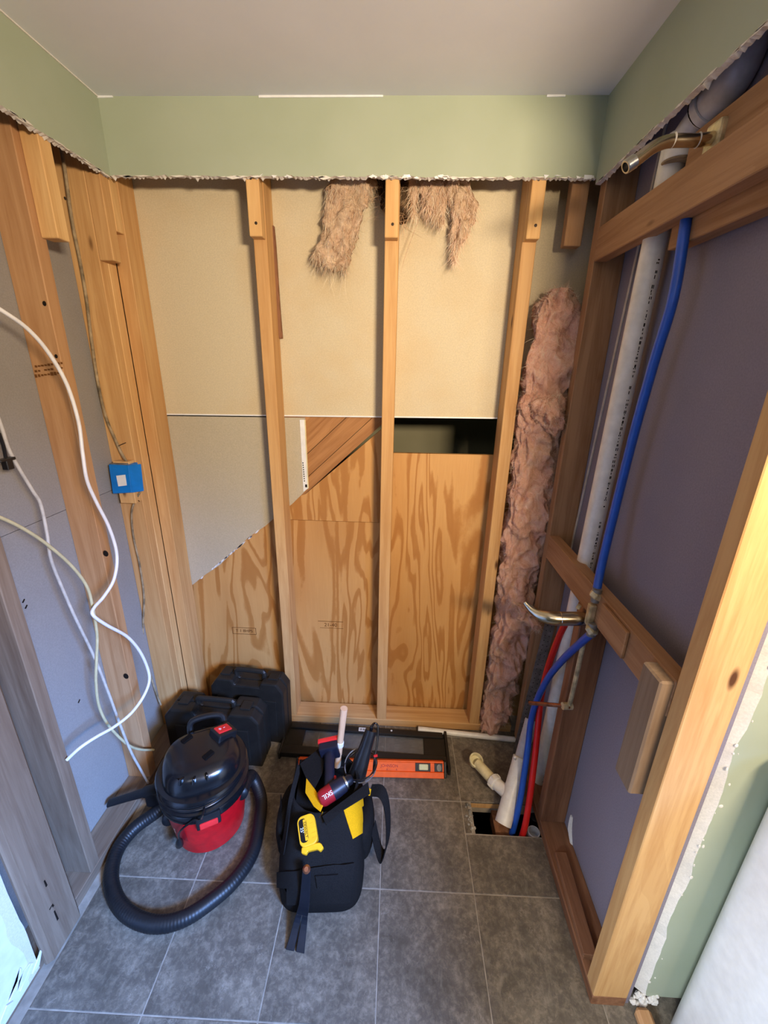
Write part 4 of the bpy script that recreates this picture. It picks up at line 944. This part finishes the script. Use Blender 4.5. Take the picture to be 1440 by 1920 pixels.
bag_patch('corner_patch', [(686, 1500), (701, 1500), (697, 1516), (687, 1513)], 'fabric_y', .004); bag_patch('corner_patch', [(687, 1521), (694, 1520), (698, 1538), (693, 1541)], 'fabric_y', .004)
def flap(name, px, mat, th=.004):
    q = [P(*p) if len(p) < 3 else P(p[0], p[1], Z=p[2]) for p in px]; n_ = (q[1]-q[0]).cross(q[2]-q[0]).normalized(); b = MB(); b.prism(q, n_*th); b.build(name, M[mat], bag, bevel=.001)
flap('zip_flap', [(562, 1432, .262), (606, 1396, .266), (612, 1412, .266), (604, 1450, .268), (590, 1478, .268), (575, 1462, .264)], 'fabric')
flap('corner_patch', [(574, 1459, .268), (590, 1480, .270), (606, 1508, .268), (600, 1522, .262), (588, 1512, .262), (572, 1486, .262)], 'fabric_y')
flap('zip_flap', [(604, 1530, .262), (690, 1466, .268), (694, 1488, .262), (645, 1518, .262), (612, 1548, .256)], 'fabric')
# dark liner inside
b = MB(); b.loft([bag_ring(.20, .100, .115, 0, .042), bag_ring(.205, .05, .06, 0, .042)]); b.build('dark_contents', M['fabric'], bag, smooth=True)
# ---- drill
t = thing('cordless_drill', P(615, 1490, Z=.27), 'dark red and navy cordless drill lying in the mouth of the tool bag', 'drill')
d0 = P(600, 1500, Z=.265); d1 = P(650, 1466, Z=.285); ax = (d1-d0).normalized(); q = Matrix.Translation(d0) @ ax.to_track_quat('Z', 'Y').to_matrix().to_4x4(); LL = (d1-d0).length
b = MB(); b.lathe([(.016, -.004), (.022, .0), (.0265, .012), (.0275, LL*.55)], 24, q); b.build('motor_housing', M['red_dark'], t, smooth=True)
b = MB(); b.lathe([(.0278, LL*.45), (.0278, LL*.62), (.025, LL*.9), (.022, LL*.93)], 24, q); b.build('gear_housing', M['navy'], t, smooth=True)
b = MB(); b.lathe([(.0215, LL*.90), (.0215, LL*.99), (.019, LL*1.0), (.015, LL*1.0)], 24, q); b.build('collar', M['steel'], t, smooth=True)
b = MB(); b.lathe([(.0165, LL*.96), (.016, LL*1.15), (.011, LL*1.22), (.004, LL*1.22)], 18, q); b.build('chuck', M['iron'], t, smooth=True)
g0 = d0.lerp(d1, .35); g1 = P(618, 1408, Z=.285)
s_ = ax.cross(V((0, 0, 1))).normalized(); gd = (g1-g0); gu = gd.normalized().cross(ax).normalized(); ga = gu.cross(gd.normalized())
rings = []
for t_, ww, hh in ((0, .020, .017), (.25, .018, .015), (.7, .017, .016), (1, .021, .018)):
    c = g0+gd*t_; rings.append([c+ga*ww*math.cos(k*math.pi/8)+gu*hh*math.sin(k*math.pi/8) for k in range(16)])
b = MB(); b.loft(rings); b.build('grip', M['navy'], t, smooth=True)
b = MB(); q0 = g0+gd*.1+ga*.018; b.tube([q0, q0+gd*.25], [.008, .006], 8, 0); b.build('trigger', M['red_dark'], t, smooth=True)
F4 = frame(g1, ga, gu)
b = MB(); b.box((-.034, -.030, -.014), (.034, .030, .018), F4); b.build('battery', M['navy'], t, bevel=.006, seg=2)
b = MB(); b.box((-.038, -.032, .016), (.038, .032, .034), F4); b.build('battery_base', M['red_bright'], t, bevel=.005, seg=2)
vd = (CAM-d0).normalized(); tm = d0.lerp(d1, .26); xdir = -(ax); nn = (vd-ax*vd.dot(ax)).normalized(); ydir = nn.cross(ax)
Mx = Matrix((-ax, -nn.cross(ax), nn)).transposed().to_4x4(); Mx.translation = tm+nn*.0279
text_part('lettering', 'SKIL', .019, Mx, M['ink_white'], t, ext=.0006)
# ---- hammer
t = thing('hammer', P(640, 1390, Z=.28), 'hammer stuck upright in the tool bag, pale wooden handle up', 'hammer')
h0 = P(632, 1440, Z=.19); h1 = P(645, 1328, Y=1.16)
hd = (h1-h0)
b = MB(); b.tube([h0, h0.lerp(h1, .5), h1], [.0125, .0115, .013], 14, 4); b.build('handle', M['handle_wood'], t, smooth=True)
ring(h0.lerp(h1, .42), hd, .0142, .02, 'tape_wrap', M['white_label'], t)
b = MB(); b.lathe([(.012, -.05), (.014, -.03), (.009, -.015), (.011, .015), (.004, .05)], 14, Matrix.Translation(h0) @ Matrix.Rotation(1.4, 4, 'Y')); b.build('head', M['iron'], t, smooth=True)
# ---- black corded tool with coil
t = thing('corded_tool', P(680, 1430, Z=.29), 'black corded power tool standing grip up in the tool bag', 'power tool')
c0 = P(668, 1458, Z=.21); c1 = P(696, 1368, Z=.355)
b = MB(); b.tube([c0, c0.lerp(c1, .3), c0.lerp(c1, .65), c1], [.033, .029, .0235, .0205], 18, 6); b.build('grip', M['black_plastic'], t, smooth=True)
b = MB(); b.tube([c1, P(697, 1362, Z=.37), P(703, 1356, Z=.37), P(709, 1364, Z=.36), P(707, 1395, Z=.32), P(702, 1425, Z=.29), P(700, 1450, Z=.25)], [.007, .005, .0038, .0038, .0038, .0038, .0038], 8, 6); b.build('power_cord', M['black_gloss'], t, smooth=True)
b = MB(); p = P(693, 1415, Z=.30); b.lathe([(.0045, -.004), (.0045, .008)], 8, Matrix.Translation(p+V((.02, -.004, 0))) @ Matrix.Rotation(1.2, 4, 'Y')); b.build('button', M['red_bright'], t)
t = thing('wire_coil', P(676, 1432, Z=.235), 'coiled grey and black wire around the black tool in the tool bag', 'wire')
for k, (rr, mt) in enumerate(((.056, 'galv'), (.053, 'black_gloss'), (.058, 'black_gloss'))):
    b = MB(); cc = P(676, 1434, Z=.262+.006*k); pts = [cc+V((rr*math.cos(a*.2618), rr*1.05*math.sin(a*.2618), .012*math.sin(a*.2618+k))) for a in range(25)]
    b.tube(pts, .0020, 6, 2); b.build('loop', M[mt], t, smooth=True)
# ---- tape measure clipped to the bag
t = thing('tape_measure', P(577, 1560, Z=.20), 'yellow tape measure with black label clipped on the front left of the tool bag', 'tape measure')
hit = tr.ray_cast(CAM, ray(577, 1558)); tc = (hit[0] if hit[0] else P(577, 1558, Z=.215))+(CAM-P(577, 1558, Z=.2)).normalized()*.030; nz_ = (CAM-tc).normalized(); nz_ = (nz_+V((-.15, .1, .25))).normalized()
lg = P(582, 1592, Z=.19)-P(572, 1528, Z=.235); lg = (lg-nz_*lg.dot(nz_)).normalized(); sd = nz_.cross(lg)
T4 = Matrix((lg, sd, nz_)).transposed().to_4x4(); T4.translation = tc; T4 = T4 @ Matrix.Scale(.80, 4)
def rr2(w_, h_, r, n=6):
    o = []
    for cx, cy, a0 in ((w_-r, h_-r, 0), (-w_+r, h_-r, 90), (-w_+r, -h_+r, 180), (w_-r, -h_+r, 270)):
        for k in range(n+1): a = math.radians(a0+90*k/n); o.append((cx+r*math.cos(a), cy+r*math.sin(a)))
    return o
b = MB(); b.prism([T4 @ V((x, y, -.028)) for x, y in rr2(.050, .034, .022)], T4.to_3x3() @ V((0, 0, .044))); b.build('tape_case', M['yellow'], t, bevel=.003, seg=2)
b = MB(); b.prism([T4 @ V((x-.002, y-.014, .016)) for x, y in rr2(.038, .0145, .012)], T4.to_3x3() @ V((0, 0, .0012))); b.build('label', M['ink'], t)
b = MB(); b.prism([T4 @ V((x-.002, y-.006, .0166)) for x, y in rr2(.034, .0055, .002)], T4.to_3x3() @ V((0, 0, .0009))); b.build('label_band', M['yellow'], t)
b = MB()
for k in range(5): b.box((-.034+.016*k, .012, .0155), (-.0325+.016*k, .033, .0168), T4)
b.build('grip_rib', M['yellow'], t)
text_part('lettering', 'DEWALT', .0125, T4 @ Matrix.Translation((-.002, -.006, .0177)), M['ink'], t); text_part('lettering', "25'", .016, T4 @ Matrix.Translation((-.004, -.0195, .0174)), M['ink_white'], t)
b = MB(); b.prism([T4 @ V((x+.056, y+.004, -.02)) for x, y in ((-.012, -.034), (.004, -.038), (.014, -.022), (.006, -.014), (.010, .020), (.020, .030), (.012, .044), (-.002, .038), (-.008, .03))], T4.to_3x3() @ V((0, 0, .026))); b.build('blade_guard', M['yellow'], t, bevel=.002)
# ---- pry bar hanging out of the front
t = thing('pry_bar', P(560, 1740, Z=.02), 'blue black flat pry bar leaning from the tool bag onto the tile, forked end down', 'pry bar')
p0 = P(575, 1632, Z=.205); p1 = P(571, 1690, Z=.10); p2 = P(565, 1722, Z=.045); p3 = P(553, 1784, Z=.004)
cp, _ = crom([p0, p1, p2, p3], [0]*4, 6); wx = V((1, 0, 0)); rings = []; b = MB()
def flat(pts, w0, w1, off0, off1, th=.005):
    rings = []
    for i, p in enumerate(pts):
        t_ = i/(len(pts)-1); tn = (pts[min(i+1, len(pts)-1)]-pts[max(i-1, 0)]).normalized(); sx = (wx-tn*wx.dot(tn)).normalized(); nn = sx.cross(tn).normalized()*th/2
        c = p+sx*(off0+(off1-off0)*t_); w_ = w0+(w1-w0)*t_; rings.append([c-sx*w_+nn, c+sx*w_+nn, c+sx*w_-nn, c-sx*w_-nn])
    b.loft(rings)
flat(cp[:12], .012, .0175, 0, 0); flat(cp[11:], .0085, .0125, -.009, -.0155); flat(cp[11:], .0085, .0125, .009, .0155)
b.build('bar', M['iron'], t, bevel=.0012)
tipm = P(575, 1630, Z=.212); b = MB(); b.lathe([(.004, -.012), (.0105, -.006), (.0115, .003), (.006, .010)], 12, Matrix.Translation(tipm) @ Matrix.Rotation(.5, 4, 'X')); b.build('worn_tip', M['copper'], t, smooth=True)
# ---------------------------------------------------------------- tray and level
t = thing('window_tray', (-.13, 1.43, 0), 'shallow black plastic tray with a clear window, lying against the bottom plate', 'tray')
TX0, TX1, TY0, TY1 = -.478, .245, 1.338, 1.505
tw = lambda x: (x-TX0)/(TX1-TX0)
def tq(x, y, z): return V((x, y-.018*tw(x), z))
def tbar(nm, x0, x1, y0, y1, z0, z1, bev=.004):
    b = MB(); b.hexa([tq(x0, y0, z0), tq(x1, y0, z0), tq(x0, y1, z0), tq(x1, y1, z0), tq(x0, y0, z1), tq(x1, y0, z1), tq(x0, y1, z1), tq(x1, y1, z1)]); return b.build(nm, M['black_case'], t, bevel=bev, seg=2)
tbar('front_rail', TX0, TX1, TY0, TY0+.042, .0, .026); tbar('rear_rail', TX0+.012, TX1-.012, TY1-.030, TY1, .0, .024)
tbar('end_panel', TX0, TX0+.085, TY0+.0425, TY1-.0305, .0, .018); tbar('end_panel', TX1-.10, TX1, TY0+.0425, TY1-.0305, .0, .018)
tbar('end_rib', TX0-.004, TX0+.006, TY0-.012, TY1+.012, .0, .034); tbar('end_rib', TX1-.006, TX1+.006, TY0-.028, TY1, .0, .034)
b = MB(); b.hexa([tq(x, y, z) for z in (.008, .0105) for x, y in ((TX0+.085, TY0+.042), (TX1-.10, TY0+.042), (TX0+.085, TY1-.030), (TX1-.10, TY1-.030))]); b.build('clear_window', M['clear'], t)
b = MB(); b.hexa([tq(x, y, z) for z in (.0242, .0252) for x, y in ((-.150, TY1-.026), (-.093, TY1-.026), (-.150, TY1-.006), (-.093, TY1-.006))]); b.build('barcode_label', M['white_label'], t)
b = MB(); pr = random.Random(3); x = -.146
while x < -.098:
    w_ = pr.choice((.0008, .0014, .002)); b.hexa([tq(x_, y, z) for z in (.0252, .0255) for x_, y in ((x, TY1-.022), (x+w_, TY1-.022), (x, TY1-.011), (x+w_, TY1-.011))]); x += w_+pr.choice((.001, .0016, .003))
b.build('barcode', M['ink'], t)
p = tq(.0, TY1-.012, .0242); b = MB(); b.lathe([(.004, 0), (.004, .002)], 10, Matrix.Translation(p)); b.build('rivet', M['white_label'], t)
l0 = P(558, 1452, Z=.001); l1 = P(832, 1459, Z=.001)
t = thing('spirit_level', (l0+l1)/2, 'orange spirit level leaning on the black tray behind the tool bag', 'level')
xa = (l1-l0); LW = xa.length; xa.normalize(); ya = V((-.05, .62, .78)); ya = (ya-xa*ya.dot(xa)).normalized(); L4 = frame(l0, xa, ya)
HH = .062
b = MB(); b.box((0, 0, -.016), (LW, HH*.36, .012), L4); b.box((0, HH*.36, -.014), (LW, HH*.9, .008), L4); b.box((0, HH*.9, -.016), (LW, HH, .012), L4); b.build('body', M['orange'], t, bevel=.0015)
def lvl(nm, x0, x1, y0, y1, z0, z1, mat, bev=.001):
    b = MB(); b.box((x0, y0, z0), (x1, y1, z1), L4); return b.build(nm, M[mat], t, bevel=bev)
for cx in (LW-.085, .085): lvl('vial_window', cx-.033, cx+.03, HH*.38, HH*.88, .0075, .0095, 'black_plastic'); lvl('vial', cx-.018, cx+.020, HH*.47, HH*.82, .009, .014, 'vial', .004)
for cx in (LW-.022, .022): lvl('end_window', cx-.017, cx+.017, HH*.38, HH*.88, .0075, .0095, 'navy')
for cx in (LW-.020, .020):
    b = MB(); b.lathe([(.013, -.002), (.013, .003), (.009, .003), (.009, .0005), (.001, .0005)], 18, L4 @ Matrix.Translation((cx, HH*.63, .010)) @ Matrix.Scale(.75, 4, (1, 0, 0))); b.build('end_vial', M['galv'], t, smooth=True)
lvl('end_cap', LW, LW+.012, .0, HH, -.014, .008, 'black_plastic', .003); lvl('end_cap', -.010, 0, .0, HH, -.014, .008, 'black_plastic', .003)
text_part('lettering', 'JOHNSON', .0155, L4 @ Matrix.Translation((LW-.225, HH*.66, .0083)), M['red_dark'], t); text_part('lettering', 'A  - - - -  A', .010, L4 @ Matrix.Translation((LW-.215, HH*.45, .0083)), M['red_dark'], t)
# ---------------------------------------------------------------- origins of single mesh things at their own base
bpy.context.view_layer.update()
for o in list(bpy.data.objects):
    if o.type == 'MESH' and o.parent is None and not o.children and o.matrix_world == Matrix() and len(o.data.vertices):
        lo = V([min(v.co[i] for v in o.data.vertices) for i in range(3)]); hi = V([max(v.co[i] for v in o.data.vertices) for i in range(3)])
        c = V(((lo.x+hi.x)/2, (lo.y+hi.y)/2, lo.z)); o.data.transform(Matrix.Translation(-c)); o.location = c
